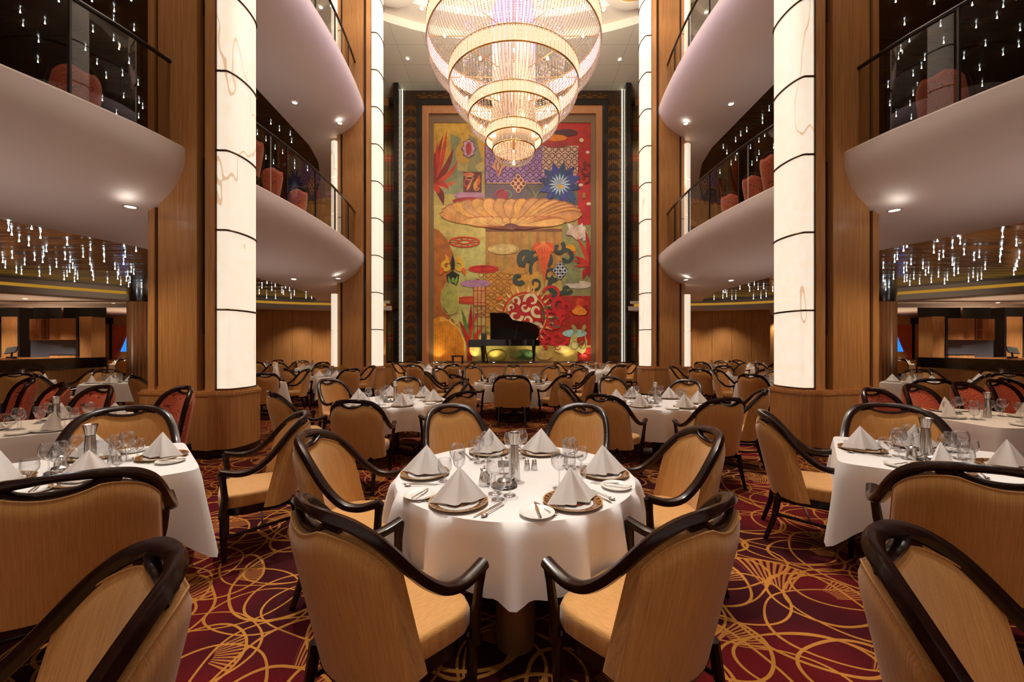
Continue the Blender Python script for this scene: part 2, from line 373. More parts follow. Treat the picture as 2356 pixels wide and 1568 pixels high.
def empty(name, loc=(0, 0, 0), rz=0, **kw):
    o = bpy.data.objects.new(name, None); COL.objects.link(o); o.location = loc; o.rotation_euler = (0, 0, rz); o.empty_display_size = .1
    for k, v in kw.items(): o[k] = v
    return o
def tag(o, label, category, group=None):
    o['label'] = label; o['category'] = category
    if group: o['group'] = group
    elif 'group' in o: del o['group']
    return o
KIDS = {}
def kids(root):
    if root.name not in KIDS: KIDS[root.name] = [(c, [g for g in c.children]) for c in root.children]
    return KIDS[root.name]
def dup(root, loc, rz=0, label=None, group=None, scale=None):
    r = root.copy(); COL.objects.link(r); r.location = loc; r.rotation_euler = (0, 0, rz)
    if scale: r.scale = scale
    if label: r['label'] = label
    if group: r['group'] = group
    for c0, gs in kids(root):
        c = c0.copy(); COL.objects.link(c); c.parent = r
        for g0 in gs: g = g0.copy(); COL.objects.link(g); g.parent = c
    return r
USED = set(); LAID = {'wine_glass', 'wine_glass.001', 'water_goblet', 'charger_plate', 'dinner_plate', 'bread_plate', 'folded_napkin', 'folded_napkin.001', 'black_tie_napkin', 'dinner_fork', 'dinner_knife', 'butter_knife', 'table_spoon', 'salt_shaker'}
def place(root, loc, rz, label, group=None, scale=None):
    if group is None and (' place of ' in label or ' on the ' in label) and root.name in LAID: group = root.name.split('.')[0].replace('_', ' ')+'s on '+(label.split(' of ')[-1] if ' of ' in label else label.split(' on ')[-1])
    """first placing moves the model itself, later ones copy it"""
    if root.name not in USED:
        USED.add(root.name); root.location = loc; root.rotation_euler = (0, 0, rz)
        if scale: root.scale = scale
        root['label'] = label
        if group: root['group'] = group
        kids(root); return root
    return dup(root, loc, rz, label, group, scale or (1, 1, 1))
def smooth_path(pts, k=4):
    P = [Vector(p) for p in pts]; out = []
    for i in range(len(P)-1):
        a = P[max(i-1, 0)]; b = P[i]; c = P[i+1]; d = P[min(i+2, len(P)-1)]
        for j in range(k):
            t = j/k; out.append(.5*((2*b)+(c-a)*t+(2*a-5*b+4*c-d)*t*t+(3*b-a-3*c+d)*t*t*t))
    out.append(P[-1]); return out
def PX(px, d): return (px-CX)/F*d
def PZ(py, d): return CAMZ-(py-HY)/F*d
def shell(o, s=1):
    o.location = (ROOM_X, 0, 0); o.rotation_euler = (0, 0, ROOM_ROT); return o
def structure(o): o['kind'] = 'structure'; return o
SIDE = {-1: 'left', 1: 'right'}

# ------------------------------------------------------------------ the room shell
structure(MB().box(-26, 26, -8, 27, -.1, 0, 'carpet').build('floor'))
structure(MB().box(-26, 26, -8.2, -8, 0, 13.4, 'veneer').build('wall_rear'))
structure(MB().box(-26, 26, 27, 27.2, 0, 13.4, 'darkwall').build('wall_back'))
for s in (-1, 1): structure(MB().box(min(s*26, s*26.2), max(s*26, s*26.2), -8, 27, 0, 13.4, 'darkwall').build('wall_'+SIDE[s]))
# high ceiling with an oval opening and stepped rings above it
def ellipse(cx, cy_, a, b, n=72): return [(cx+a*cos(2*pi*i/n), cy_+b*sin(2*pi*i/n)) for i in range(n)]
mb = MB(); N = 72
oval = ellipse(0, 9.1, 8.6, 6.35, N); sq = []
for (x, y) in oval:
    k = 26/max(abs(x), 1e-3); k2 = (18 if y > 9.1 else 17.2)/max(abs(y-9.1), 1e-3); k = min(k, k2); sq.append((x*k, 9.1+(y-9.1)*k))
mb.grid([[(x, y, 13.2) for x, y in sq], [(x, y, 13.2) for x, y in oval]], 'tileceil', closed=True, smooth=False)
shell(structure(mb.build('ceiling')))
mb = MB(); prev = None; rings = [(1.0, 13.2), (1.0, 13.5), (.88, 13.5), (.88, 13.75), (.74, 13.8), (.74, 14.05), (.45, 14.1), (.02, 14.25)]
mb.grid([[(x*k, 9.1+(y-9.1)*k, z) for x, y in oval] for k, z in rings], 'ceiling', closed=True, smooth=False)
shell(structure(mb.build('ceiling_dome')))

# ---- lower deck ceiling
EC = [(26, 2.0), (19, 5), (16.4, 9.0), (14.7, 11.5), (13.1, 13.5), (11, 15.7), (9, 16.9), (6.5, 17.4), (5.2, 17.5)]
ECs = [tuple(p) for p in smooth_path([(a, b, 0) for a, b in EC], 6)]
def xout(y):                                           # outer edge of the white soffit
    pts = [(-6, 14.5), (0, 11.5), (2.5, 10.0), (4.2, 8.7), (6.2, 7.8), (8.0, 7.25), (10, 7.1), (14, 7.2), (16, 7.7), (18.2, 8.6)]
    for (a, b), (c, d) in zip(pts, pts[1:]):
        if y <= c: t = (y-a)/(c-a); return b+(d-b)*t
    return pts[-1][1]
for s in (-1, 1):
    mb = MB(); yy = [-8+27*i/54 for i in range(55)]; mb.grid([[(xout(y)-.02, y, 3.56) for y in yy], [(26, y, 3.56) for y in yy]], 'darkceil', smooth=False)
    if s < 0: mirror(mb)
    shell(structure(mb.build('ceiling_dark_'+SIDE[s])))
    mb = MB()
    mb.grid([[(p[0], p[1], 3.56) for p in ECs], [(p[0], p[1], 3.44) for p in ECs]], 'white_band', smooth=True)
    gi = [(p[0]+.06, p[1]+.06) for p in ECs]
    mb.grid([[(p[0], p[1], 3.44) for p in ECs], [(a, b, 3.44) for a, b in gi]], 'white_band', smooth=True)
    rows = [[], []]
    for k in range(len(gi)-1):
        (a, b), (c, d) = gi[k], gi[k+1]; n = max(1, int(hypot(c-a, d-b)/.10)); L = hypot(c-a, d-b); nx, ny = (d-b)/L, -(c-a)/L
        for j in range(n):
            t = j/n; o = .018*sin((k*10+j)*pi); o = .02 if j % 2 else 0
            for q, z in ((0, 3.44), (1, 3.33)): rows[q].append((a+(c-a)*t+nx*o, b+(d-b)*t+ny*o, z))
    mb.grid(rows, 'glowing_gold_leaf', smooth=False)
    ou = [(p[0]-.12, p[1]-.12) for p in ECs]
    mb.grid([[(a, b, 3.33) for a, b in gi], [(a, b, 3.32) for a, b in ou], [(a, b, 3.14) for a, b in ou]], 'white_band', smooth=False)
    mb.grid([[(a, b, 3.14) for a, b in ou], [(p[0]+.4, p[1]+.5, 3.14) for p in ECs], [(p[0]+.4, p[1]+.5, 3.24) for p in ECs]], 'lowceiling', smooth=False)
    far = [(26, 2.5)]+[(26, min(2.5+(p[1]-2)*1.6, 27)) for p in ECs[1:-1]]+[(5.2, 27)]
    mb.grid([[(p[0]+.4, p[1]+.5, 3.24) for p in ECs], [(max(p[0], 26 if i < len(ECs)-14 else p[0]), 27, 3.24) for i, p in enumerate(ECs)]], 'lowceiling', smooth=False)
    if s < 0: mirror(mb)
    shell(structure(mb.build('ceiling_lower_'+SIDE[s])))
    # upper decks: dark ceiling and floor slabs
    for z0, nm in ((8.22, 'middle'),):
        mb = MB(); mb.grid([[(xout(y)-.02-.6*min(1, max(0, (17.5-y)/4)), y, z0) for y in yy], [(26, y, z0) for y in yy]], 'darkceil', smooth=False)
        if s < 0: mirror(mb)
        shell(structure(mb.build('ceiling_%s_deck_%s' % (nm, SIDE[s]))))

# ---- balconies
def nose_mid(y): return 4.36+.03*(y-9.9)**2
nose_near_pts = [(-8.0, 14.0), (-4, 12.4), (-.2, 9.6), (.5, 8.6), (1.3, 7.5), (2.3, 6.45), (3.3, 5.72), (4.17, 5.277), (4.63, 5.10), (5.34, 4.87), (6.1, 4.74)]
def nose_near(y):
    P = nose_near_pts
    for (a, b), (c, d) in zip(P, P[1:]):
        if y <= c: t = (y-a)/(c-a); return b+(d-b)*t
    return P[-1][1]
PROF = [(.24, 4.45), (.03, 4.45), (0, 4.42), (-.005, 4.30), (.0, 4.20), (.04, 4.08), (.12, 3.95), (.24, 3.82), (.42, 3.69), (.66, 3.58), (1.0, 3.515), (1.3, 3.50)]
def balcony(s, deck, seg):
    dz = 4.62*deck
    y0, y1 = (6.19, 12.82) if seg == 'middle' else ((-7.5, 6.19) if seg == 'near' else (12.82, 18.2))
    nf = nose_mid if seg == 'middle' else (nose_near if seg == 'near' else (lambda y: 5.15+.21*(y-12.82)))
    n = 60 if seg == 'near' else 40; ys = [y0+(y1-y0)*i/n for i in range(n+1)]
    level = 'second' if deck == 0 else 'third'
    root = empty('balcony'); shell(root)
    where = {'middle': 'between the two %s pillars' % SIDE[s], 'near': 'running forward from the near %s pillar' % SIDE[s], 'far': 'behind the far %s pillar' % SIDE[s]}[seg]
    tag(root, '%s deck balcony with curved white underside %s' % (level, where), 'balcony')
    mb = MB(); rows = []
    for y in ys:
        x = nf(y); xo = max(xout(y)-(.6*min(1, max(0, (17.5-y)/4)) if deck else 0), x+1.35)
        r_ = [(x+a, y, z+dz) for a, z in PROF]+[(xo, y, 3.50+dz), (xo, y, 3.58+dz)]
        rows.append(r_)
    mb.grid(rows, 'plaster', smooth=True)
    if s > 0: mb.f = [f[::-1] for f in mb.f]
    mb2 = MB(); mb2.grid([[(nf(y)+.2, y, 4.44+dz) for y in ys], [(25, y, 4.44+dz) for y in ys]], 'carpet', smooth=False)
    for q in (mb, mb2):
        if s < 0: mirror(q)
    mb.build('soffit', root, 35); mb2.build('deck_floor', root)
    if seg == 'far': return root
    # balustrade
    ye = [y for y in ys]
    if seg == 'middle': ye = [y for y in ys]
    rail = [(nf(y)+.27, y, 5.70+dz) for y in ye]
    m3 = MB().tube(rail, .03, 'black', 10)
    if s < 0: mirror(m3)
    m3.build('handrail', root)
    step = 1.12 if seg == 'middle' else 1.35
    L = y1-y0; k = max(1, round(L/step))
    for i in range(k):
        a, b = y0+L*i/k+.012, y0+L*(i+1)/k-.012
        yy = [a+(b-a)*j/5 for j in range(6)]; g = MB()
        g.grid([[(nf(y)+.27, y, 4.46+dz) for y in yy], [(nf(y)+.27, y, 5.66+dz) for y in yy]], 'railglass')
        if s < 0: mirror(g)
        g.build('glass_panel', root)
        if i:
            j = MB().box(nf(a)+.255, nf(a)+.285, a-.024, a, 4.45+dz, 5.69+dz, 'blackmatt')
            if s < 0: mirror(j)
            j.build('rail_post', root)
    return root
for s in (-1, 1):
    for deck in (0, 1):
        for seg in ('near', 'middle', 'far'): balcony(s, deck, seg)
# upper deck partition walls, far out behind the balustrades
for s in (-1, 1):
    mb = MB().box(15.5, 15.7, -8, 18.9, 4.5, 8.2, 'darkwall').box(15.5, 15.7, -8, 18.9, 9.1, 13.2, 'veneer')
    if s < 0: mirror(mb)
    shell(structure(mb.build('wall_upper_'+SIDE[s])))

# ---- pillars with backlit columns
def half_ell(xc, a, b, n=14, sgn=-1): return [(xc+sgn*a*cos(t), b*sin(t)) for t in [(-pi/2)+pi*i/n for i in range(n+1)]]
def pillar(s, y0, near):
    root = empty('pillar'); shell(root)
    tag(root, 'tall oak veneered pillar with glowing alabaster column, %s %s side of the hall' % ('near' if near else 'far', SIDE[s]), 'pillar')
    T = Matrix.Translation((0, y0, 0)); fin = (lambda m_: mirror(m_)) if s < 0 else (lambda m_: m_)
    top = 13.2
    fr = [(4.33, -.36), (4.475, -.36), (4.475, -.26), (4.575, -.26), (4.575, -.38), (5.255, -.22), (5.255, -.16), (5.325, -.16), (5.325, -.20), (5.445, -.17)]
    body = fr+[(x, -y) for x, y in fr[::-1]]
    fin(MB().prism(body, .95, top, 'veneer', T)).build('veneer_body', root)
    g = MB(); g.box(4.476, 4.574, -.262, -.255, .97, top, 'groove', T)
    g.box(5.256, 5.324, -.164, -.158, 1.0, top, 'groove', T)
    fin(g).build('recess_lining', root)
    sl = MB()
    for dz in (0, 4.62): sl.box(4.50, 4.55, -.30, -.262, 1.75+dz, 4.3+dz, 'black', T)
    fin(sl).build('speaker_slot', root)
    # plinth
    pl = [(4.30, -.42), (4.215, -.40)]+[(x, y) for x, y in half_ell(4.215, .19, .40)][1:-1]+[(4.215, .40), (4.30, .42)]
    plinth = [(5.50, -.25), (4.36, -.47), (4.30, -.40)]+half_ell(4.20, .17, .39, 14)+[(4.30, .40), (4.36, .47), (5.50, .25)]
    def grow(P, k):
        cx_, cy_ = 4.85, 0
        return [(cx_+(x-cx_)*(1+k/.65), y*(1+k/.45)) for x, y in P]
    fin(MB().prism(plinth, .12, .90, 'veneer', T, True)).build('plinth', root, 30)
    fin(MB().prism(grow(plinth, .014), .885, .925, 'veneer_strip', T, True).prism(grow(plinth, -.01), .925, .952, 'veneer_strip', T, True)).build('plinth_ledge', root, 30)
    fin(MB().prism(grow(plinth, .008), 0, .12, 'black', T, True)).build('plinth_base', root, 30)
    # glowing panels
    prof = [(4.325, -.335), (4.255, -.33)]+half_ell(4.205, .11, .33, 18)+[(4.255, .33), (4.325, .335)]
    zb = .97; k = 0
    while zb < top:
        zt = min(zb+1.14, top)
        m_ = MB(); m_.grid([[(x, y, zb+.008) for x, y in prof], [(x, y, zt-.008) for x, y in prof]], 'alabaster', T=T)
        fin(m_).build('alabaster_panel', root, 60)
        rg = MB(); rg.tube([(x, y, zt) for x, y in [(4.325, -.342), (4.255, -.338)]+half_ell(4.205, .117, .338, 18)+[(4.255, .338), (4.325, .342)]], .015, 'bronze', 6, up=(0, 0, 1), T=T)
        if zt < top: fin(rg).build('bronze_ring', root)
        zb = zt; k += 1
    bt = MB(); bt.prism([(x if x > 4.3 else x-.01, y*1.03) for x, y in prof], .945, .972, 'bronze', T)
    bt.box(4.322, 4.334, -.36, -.33, .95, top, 'bronze', T)
    fin(bt).build('column_frame', root)
    if not near:
        pr = [(5.42, -.16)]+half_ell(5.47, .20, .25, 12, 1)+[(5.42, .16)]
        for (a, b) in ((.95, 3.40), (4.55, 8.05), (9.2, 13.1)):
            z = a
            while z < b-.3:
                zt = min(z+1.14, b); m_ = MB(); m_.grid([[(x, y, z+.01) for x, y in pr], [(x, y, zt-.01) for x, y in pr]], 'alabaster', T=T)
                m_.f = [f[::-1] for f in m_.f]
                fin(m_).build('alabaster_panel', root, 60); z = zt
    # gold dish in the ceiling above the column
    return root
for s in (-1, 1):
    pillar(s, 6.19, True); pillar(s, 12.82, False)
    for y0 in (12.9,):
        d = MB(); c = Matrix.Translation((s*3.9, y0, 0))
        d.lathe([(.95, 13.19), (.93, 13.12), (.80, 13.10), (.62, 13.12), (.60, 13.19)], 40, 'ceiling', c)
        o = d.build('ceiling_rose', label='round plaster ceiling ring above the far %s column' % SIDE[s], category='ceiling rose'); shell(o)
        g = MB().lathe([(.60, 13.17), (.55, 13.10), (.35, 12.98), (.02, 12.94)], 32, 'glowing_gold_leaf', c); g.build('gold_dish', o)

# ---- back walls beside the picture bay
for s in (-1, 1):
    mb = MB().box(5.75, 11.75, 18.4, 18.6, 0, 3.3, 'veneer').box(5.75, 26, 18.9, 19.1, 4.4, 13.2, 'veneer')
    for k in range(6): mb.box(6.4+k*.9, 6.406+k*.9, 18.392, 18.4, 0, 3.3, 'groove')
    if s < 0: mirror(mb)
    structure(mb.build('wall_inner_'+SIDE[s]))
mb = MB().box(-7, 7, 19.4, 19.5, 0, 13.3, 'darkwall'); structure(mb.build('wall_bay'))
# striped curtains in the bays
for s in (-1, 1):
    rows = []; n = 80
    for z in (.9, 4, 8, 12.75):
        rows.append([(s*(5.42+.75*i/n), 18.75+.055*sin(i*pi/4.2)+.02*sin(i*1.1), z) for i in range(n+1)])
    o = MB().grid(rows, 'curtain').build('striped_curtain', ang=60)
    tag(o, 'floor length curtain with red and gold stripes behind the far %s column' % SIDE[s], 'curtain')

# ------------------------------------------------------------------ stage, picture and its deco frame
ST = .84
o = structure(MB().box(-5.6, 5.6, 16.7, 18.9, 0, ST, 'veneer').box(-5.62, 5.62, 16.66, 16.7, ST-.05, ST+.02, 'veneer_strip').build('floor_stage'))
DM = 18.2; KM = DM/F
def mx(px): return (px-CX)*KM
def mz(py): return CAMZ-(py-HY)*KM
def frame_ring(mb, x0, x1, yt, xi0, xi1, yi, yb, d0, d1, m):
    """three sided frame (left, top, right) between an outer and an inner outline given on the picture wall"""
    for a, b in ((x0, xi0), (xi1, x1)): mb.box(mx(a), mx(b), d0, d1, mz(yb), mz(yt), m)
    mb.box(mx(xi0), mx(xi1), d0, d1, mz(yi), mz(yt), m)
pic = empty('framed_mural', (0, DM, ST)); tag(pic, 'huge framed mural of flowers and lattices filling the end wall behind the piano', 'mural')
def pbuild(mb, name, **kw):
    mb.v = [(p[0], p[1]-DM, p[2]-ST) for p in mb.v]; return mb.build(name, pic, **kw)
mb = MB(); frame_ring(mb, 911, 1446, 185, 922, 1435, 197, 836, 17.8, 18.9, 'black'); pbuild(mb, 'outer_frame')
mb = MB(); frame_ring(mb, 922, 1435, 197, 961, 1396, 233, 836, 18.35, 18.5, 'darkwall'); pbuild(mb, 'grille_backing')
mb = MB(); frame_ring(mb, 960, 1397, 232, 973, 1384, 246, 836, 18.0, 18.5, 'black'); pbuild(mb, 'inner_black_frame')
mb = MB(); frame_ring(mb, 973, 1384, 246, 988, 1370, 265, 836, 18.08, 18.5, 'cherry'); frame_ring(mb, 981, 1376, 256, 988, 1370, 265, 836, 18.04, 18.1, 'cherry'); pbuild(mb, 'cherry_frame')
mb = MB(); frame_ring(mb, 988, 1370, 265, 998, 1359, 283, 836, 18.16, 18.5, 'taupe'); mb.box(mx(988), mx(1370), 18.12, 18.5, mz(836), mz(830), 'taupe'); pbuild(mb, 'taupe_mount')
mb = MB()
for x in (924.5, 1432.5): mb.box(mx(x-.8), mx(x+.8), 18.26, 18.30, mz(832), mz(199), 'strip')
mb.box(mx(924), mx(1433), 18.26, 18.30, mz(201), mz(199), 'strip'); pbuild(mb, 'light_strip')
# fan grille
def arc_strip(mb, cx_, cz, r, a0, a1, wd, y, m, n=10):
    v = []; f = []
    for i in range(n+1):
        a = a0+(a1-a0)*i/n
        for q in (r-wd/2, r+wd/2): v.append((cx_+q*cos(a), y, cz+q*sin(a)))
    for i in range(n): f.append((2*i, 2*i+1, 2*i+3, 2*i+2))
    mb.add(v, f, m)
def fan_tile(mb, cx_, z0, w_, h_, y):
    for r in (.5, .43, .36): arc_strip(mb, cx_, z0, r*w_, 0, pi, .014, y, 'brass')
    arc_strip(mb, cx_, z0+.60*h_-.0, .085*w_*1.2, 0, 2*pi, .016, y, 'brass', 12)
    for sg in (-1, 1):
        for q in (.5, .36, .22): arc_strip(mb, cx_+sg*(q+.25)*w_, z0+h_*.18, .42*w_, (pi*.02 if sg < 0 else pi*.52), (pi*.48 if sg < 0 else pi*.98), .013, y, 'brass', 8)
        mb.box(cx_+sg*.06*w_-.006, cx_+sg*.06*w_+.006, y, y+.004, z0+.0, z0+.45*h_, 'brass')
mb = MB(); W = (961-927)*KM; n = 24; H = (mz(233)-mz(836))/n
for cxx in (mx(944), mx(1413)):
    for k in range(n): fan_tile(mb, cxx, mz(836)+k*H, W, H, 18.3)
nx_ = 17
for k in range(nx_):
    cxx = mx(961)+(k+.5)*(mx(1396)-mx(961))/nx_; fan_tile(mb, cxx, mz(233)+.03, (mx(1396)-mx(961))/nx_, .6, 18.3)
pbuild(mb, 'fan_grille')

# ---- the painting, its motifs laid over each other on one canvas
class Paint:
    def __init__(s): s.mb = MB(); s.k = 0; s.c = {}
    def col(s, c):
        if c not in s.c:
            t = NT('paint_%02x%02x%02x' % c); v = t.coord((1, 1, 1))
            n = t.noise(v, 2.6, 6, .7); b = rgb(*c); d = tuple(x*.62 for x in b[:3])+(1,); l_ = tuple(min(1, x*1.25+.004) for x in b[:3])+(1,)
            s.c[c] = t.done(t.bsdf(Base_Color=t.ramp(n, [(.32, d), (.52, b), (.72, l_)]), Roughness=.5).outputs[0])
        return s.c[c]
    def poly(s, P, c):
        s.k += 1; y = DM+.0-.00006*s.k; q = [(mx(900+a/2.2393), y-DM, mz(160+b/2.2393)-ST) for a, b in P]
        s.mb.add(q, [tuple(range(len(q)))], s.col(c))
    def strip(s, P, w_, c, closed=False, taper=False):
        s.k += 1; y = -.00006*s.k; n = len(P); v = []; f = []
        for i in range(n):
            a = P[(i-1) % n] if closed or i else P[i]; b = P[(i+1) % n] if closed or i < n-1 else P[i]
            dx, dy = b[0]-a[0], b[1]-a[1]; L = hypot(dx, dy) or 1; ww = w_/2*((1-i/(n-1))**.7+.03 if taper else 1)
            for q in (-1, 1): v.append((mx(900+(P[i][0]-q*dy/L*ww)/2.2393), y, mz(160+(P[i][1]+q*dx/L*ww)/2.2393)-ST))
        for i in range(n if closed else n-1): j = (i+1) % n; f.append((2*i, 2*i+1, 2*j+1, 2*j))
        s.mb.add(v, f, s.col(c))
    def ell(s, cx_, cy_, a, b, c, n=28, rot=0): s.poly([(cx_+a*cos(t)*cos(rot)-b*sin(t)*sin(rot), cy_+a*cos(t)*sin(rot)+b*sin(t)*cos(rot)) for t in [2*pi*i/n for i in range(n)]], c)
    def ring(s, cx_, cy_, a, b, w_, c, n=28): s.strip([(cx_+a*cos(2*pi*i/n), cy_+b*sin(2*pi*i/n)) for i in range(n)], w_, c, True)
    def leaf(s, x0, y0, x1, y1, w_, c, bend=0, n=8, rd=0):
        dx, dy = x1-x0, y1-y0; L = hypot(dx, dy); nx, ny = -dy/L, dx/L; A = []; B = []
        for i in range(n+1):
            t = i/n; h = w_/2*(sin(pi*t**(1.9 if rd else .8))**(.5 if rd else .9)) if 0 < t < 1 else 0; bx = bend*sin(pi*t)
            A.append((x0+dx*t+nx*(bx+h), y0+dy*t+ny*(bx+h))); B.append((x0+dx*t+nx*(bx-h), y0+dy*t+ny*(bx-h)))
        s.poly(A+B[-2:0:-1], c)
    def scroll(s, cx_, cy_, r, turns, w_, c, a0=0, sg=1, n=26): s.strip([(cx_+r*(1-.8*i/n)*cos(a0+sg*turns*2*pi*i/n), cy_+r*(1-.8*i/n)*sin(a0+sg*turns*2*pi*i/n)) for i in range(n+1)], w_, c)
P = Paint(); rnd = random.Random(5)
def rect(a, b, c, d, col): P.poly([(a, b), (c, b), (c, d), (a, d)], col)
rect(212, 268, 1032, 1505, (186, 168, 92)); rect(212, 268, 482, 480, (204, 160, 58)); rect(482, 268, 1032, 400, (176, 36, 30)); rect(482, 392, 966, 592, (168, 130, 190)); rect(780, 392, 966, 540, (222, 190, 156)); rect(482, 590, 966, 700, (96, 82, 92)); rect(700, 600, 966, 680, (92, 84, 70))
rect(962, 400, 1032, 800, (178, 26, 30)); rect(486, 815, 880, 1060, (184, 136, 70)); rect(486, 1040, 760, 1420, (206, 156, 66)); rect(740, 1160, 1032, 1440, (168, 40, 26)); rect(740, 1420, 1032, 1505, (198, 176, 92)); rect(960, 1430, 1032, 1505, (196, 44, 40)); rect(400, 1420, 760, 1505, (196, 186, 96)); rect(215, 700, 484, 860, (206, 190, 110)); rect(880, 800, 1032, 1165, (150, 146, 96)); rect(290, 880, 484, 1320, (196, 192, 116)); rect(486, 820, 880, 835, (120, 72, 44))
for i in range(9): rect(490+i*43, 836, 506+i*43, 1040, (170+rnd.randint(-18, 14), 122+rnd.randint(-16, 14), 62))
P.poly([(212, 812), (250, 830), (290, 880), (322, 950), (318, 1020), (270, 1120), (255, 1200), (300, 1270), (350, 1330), (380, 1420), (380, 1505), (212, 1505)], (176, 104, 44))
P.poly([(300, 310), (360, 360), (330, 420), (345, 520), (380, 520), (372, 640), (250, 640), (290, 520), (310, 400)], (132, 138, 96)); P.poly([(395, 330), (440, 360), (470, 470), (430, 500), (470, 560), (440, 620), (388, 560), (400, 470), (420, 420)], (138, 134, 88)); P.poly([(225, 268), (330, 268), (370, 350), (300, 330), (250, 400)], (214, 172, 66))
for (x1, y1, w_, c, b) in [(288, 300, 22, (206, 70, 30), 10), (268, 330, 22, (170, 34, 26), -6), (240, 370, 22, (198, 52, 28), 0), (322, 402, 30, (126, 24, 26), 14), (345, 470, 26, (196, 70, 34), 16), (340, 575, 24, (202, 96, 40), 12), (225, 420, 26, (150, 30, 26), 0), (300, 620, 26, (176, 40, 28), -18), (270, 700, 34, (110, 26, 26), -10), (250, 640, 30, (190, 52, 30), 0)]: P.leaf(222, 590, x1, y1, w_, c, b)
# lattice
for (x0, x1, y0, y1, c, st) in [(484, 964, 394, 590, (88, 20, 52), 33), (430, 620, 1040, 1260, (170, 96, 40), 34)]:
    y = y0
    while y < y1-6:
        x = x0+(0 if int((y-y0)/st) % 2 else st/2)
        while x < x1-6:
            P.ring(x+st/2, y+st/2, st*.40, st*.40, 4.2, c, 8)
            if x+st < x1-4: P.strip([(x+st*.9, y+st/2), (x+st*1.1, y+st/2)], 4.2, c)
            if y+st < y1: P.strip([(x+st/2, y+st*.9), (x+st/2, y+st*1.15)], 4.2, c)
            x += st
        y += st
P.strip([(484, 586), (780, 586)], 5, (200, 160, 80)); P.strip([(484, 394), (484, 590)], 4, (90, 20, 50))
# medallions and discs
for (a, b, c, d, col) in [(900, 326, 62, 18, (74, 26, 38)), (850, 353, 56, 17, (226, 128, 34)), (850, 386, 66, 16, (150, 24, 34)), (402, 648, 78, 19, (178, 130, 160)), (405, 677, 88, 20, (150, 20, 40)), (578, 925, 80, 27, (218, 196, 130)), (640, 1038, 62, 18, (190, 140, 60)), (475, 1027, 78, 20, (206, 40, 30)), (435, 1102, 78, 20, (176, 132, 170)), (405, 1187, 77, 20, (196, 72, 36)), (965, 1108, 68, 20, (218, 210, 194)), (945, 1358, 63, 21, (150, 200, 206)), (980, 365, 11, 11, (240, 220, 180)), (1012, 427, 11, 8, (240, 214, 190)), (977, 595, 11, 8, (240, 220, 190)), (1018, 692, 13, 8, (240, 220, 190))]: P.ell(a, b, c, d, col)
P.ring(475, 1027, 60, 13, 5, (150, 20, 24)); P.ring(475, 1027, 18, 8, 4, (150, 20, 24)); P.ring(405, 1187, 60, 13, 4, (160, 46, 24)); P.ring(578, 925, 72, 22, 2.5, (176, 140, 80)); P.ring(578, 925, 30, 12, 2.5, (190, 150, 90))
P.ring(378, 888, 78, 25, 6, (204, 50, 34)); P.ring(378, 888, 28, 10, 5, (204, 50, 34))
for k in range(10): a = k*pi/5; P.strip([(378+28*cos(a), 888+10*sin(a)), (378+76*cos(a), 888+24*sin(a))], 4.5, (204, 50, 34))
P.poly([(400+(34+5*cos(8*t))*cos(t), 408+(46+5*cos(8*t))*sin(t)) for t in [2*pi*i/48 for i in range(48)]], (60, 26, 50)); P.poly([(400+(30+4*cos(8*t))*cos(t), 408+(42+4*cos(8*t))*sin(t)) for t in [2*pi*i/48 for i in range(48)]], (214, 176, 204)); P.ell(400, 408, 15, 34, (176, 36, 34))
rect(372, 527, 466, 633, (92, 20, 34)); P.ell(400, 542, 28, 12, (206, 110, 70)); P.ring(392, 585, 16, 18, 6, (206, 60, 40)); P.leaf(425, 610, 455, 540, 26, (214, 90, 40), 8); P.leaf(430, 620, 450, 560, 18, (230, 160, 70), -6); P.scroll(438, 608, 16, 1.2, 6, (226, 150, 60)); P.leaf(390, 625, 420, 560, 12, (220, 150, 70)); P.ring(404, 560, 20, 8, 3, (240, 180, 90))
for i in range(3):
    for j in range(3):
        x, y = 655+(i-j)*14, 588+(i+j-2)*17; P.ell(x, y, 13, 14, (236, 190, 130)); P.ell(x, y, 8, 9, (120, 16, 40)); 
P.poly([(550, 445), (572, 480), (586, 500), (570, 520), (555, 560), (540, 520), (515, 500), (530, 478)], (222, 160, 120)); P.poly([(550, 462), (566, 500), (552, 540), (536, 500)], (150, 60, 60)); P.ell(551, 500, 7, 22, (226, 190, 150))
P.scroll(580, 650, 46, .7, 6, (176, 30, 60), 3); P.scroll(600, 650, 34, .9, 5, (120, 140, 110), 3); P.ell(575, 650, 30, 26, (150, 24, 44)); P.leaf(740, 700, 700, 600, 10, (120, 120, 90), 20); P.leaf(740, 700, 790, 610, 10, (120, 120, 90), -20)
# blue flower
for k in range(12): a = k*pi/6+.2; P.leaf(868, 590, 868+112*cos(a), 590+118*sin(a), 44, (18+14*(k % 3), 44+20*(k % 2), 100+22*(k % 3)))
for k in range(16): a = k*pi/8; P.leaf(868, 592, 868+64*cos(a), 592+64*sin(a), 15, (26, 80, 130)); P.leaf(868, 592, 868+58*cos(a), 592+58*sin(a), 9, (196, 216, 226))
P.ell(872, 603, 13, 11, (216, 160, 50)); P.leaf(860, 660, 846, 720, 16, (30, 110, 150)); P.leaf(915, 640, 945, 700, 26, (26, 70, 120))
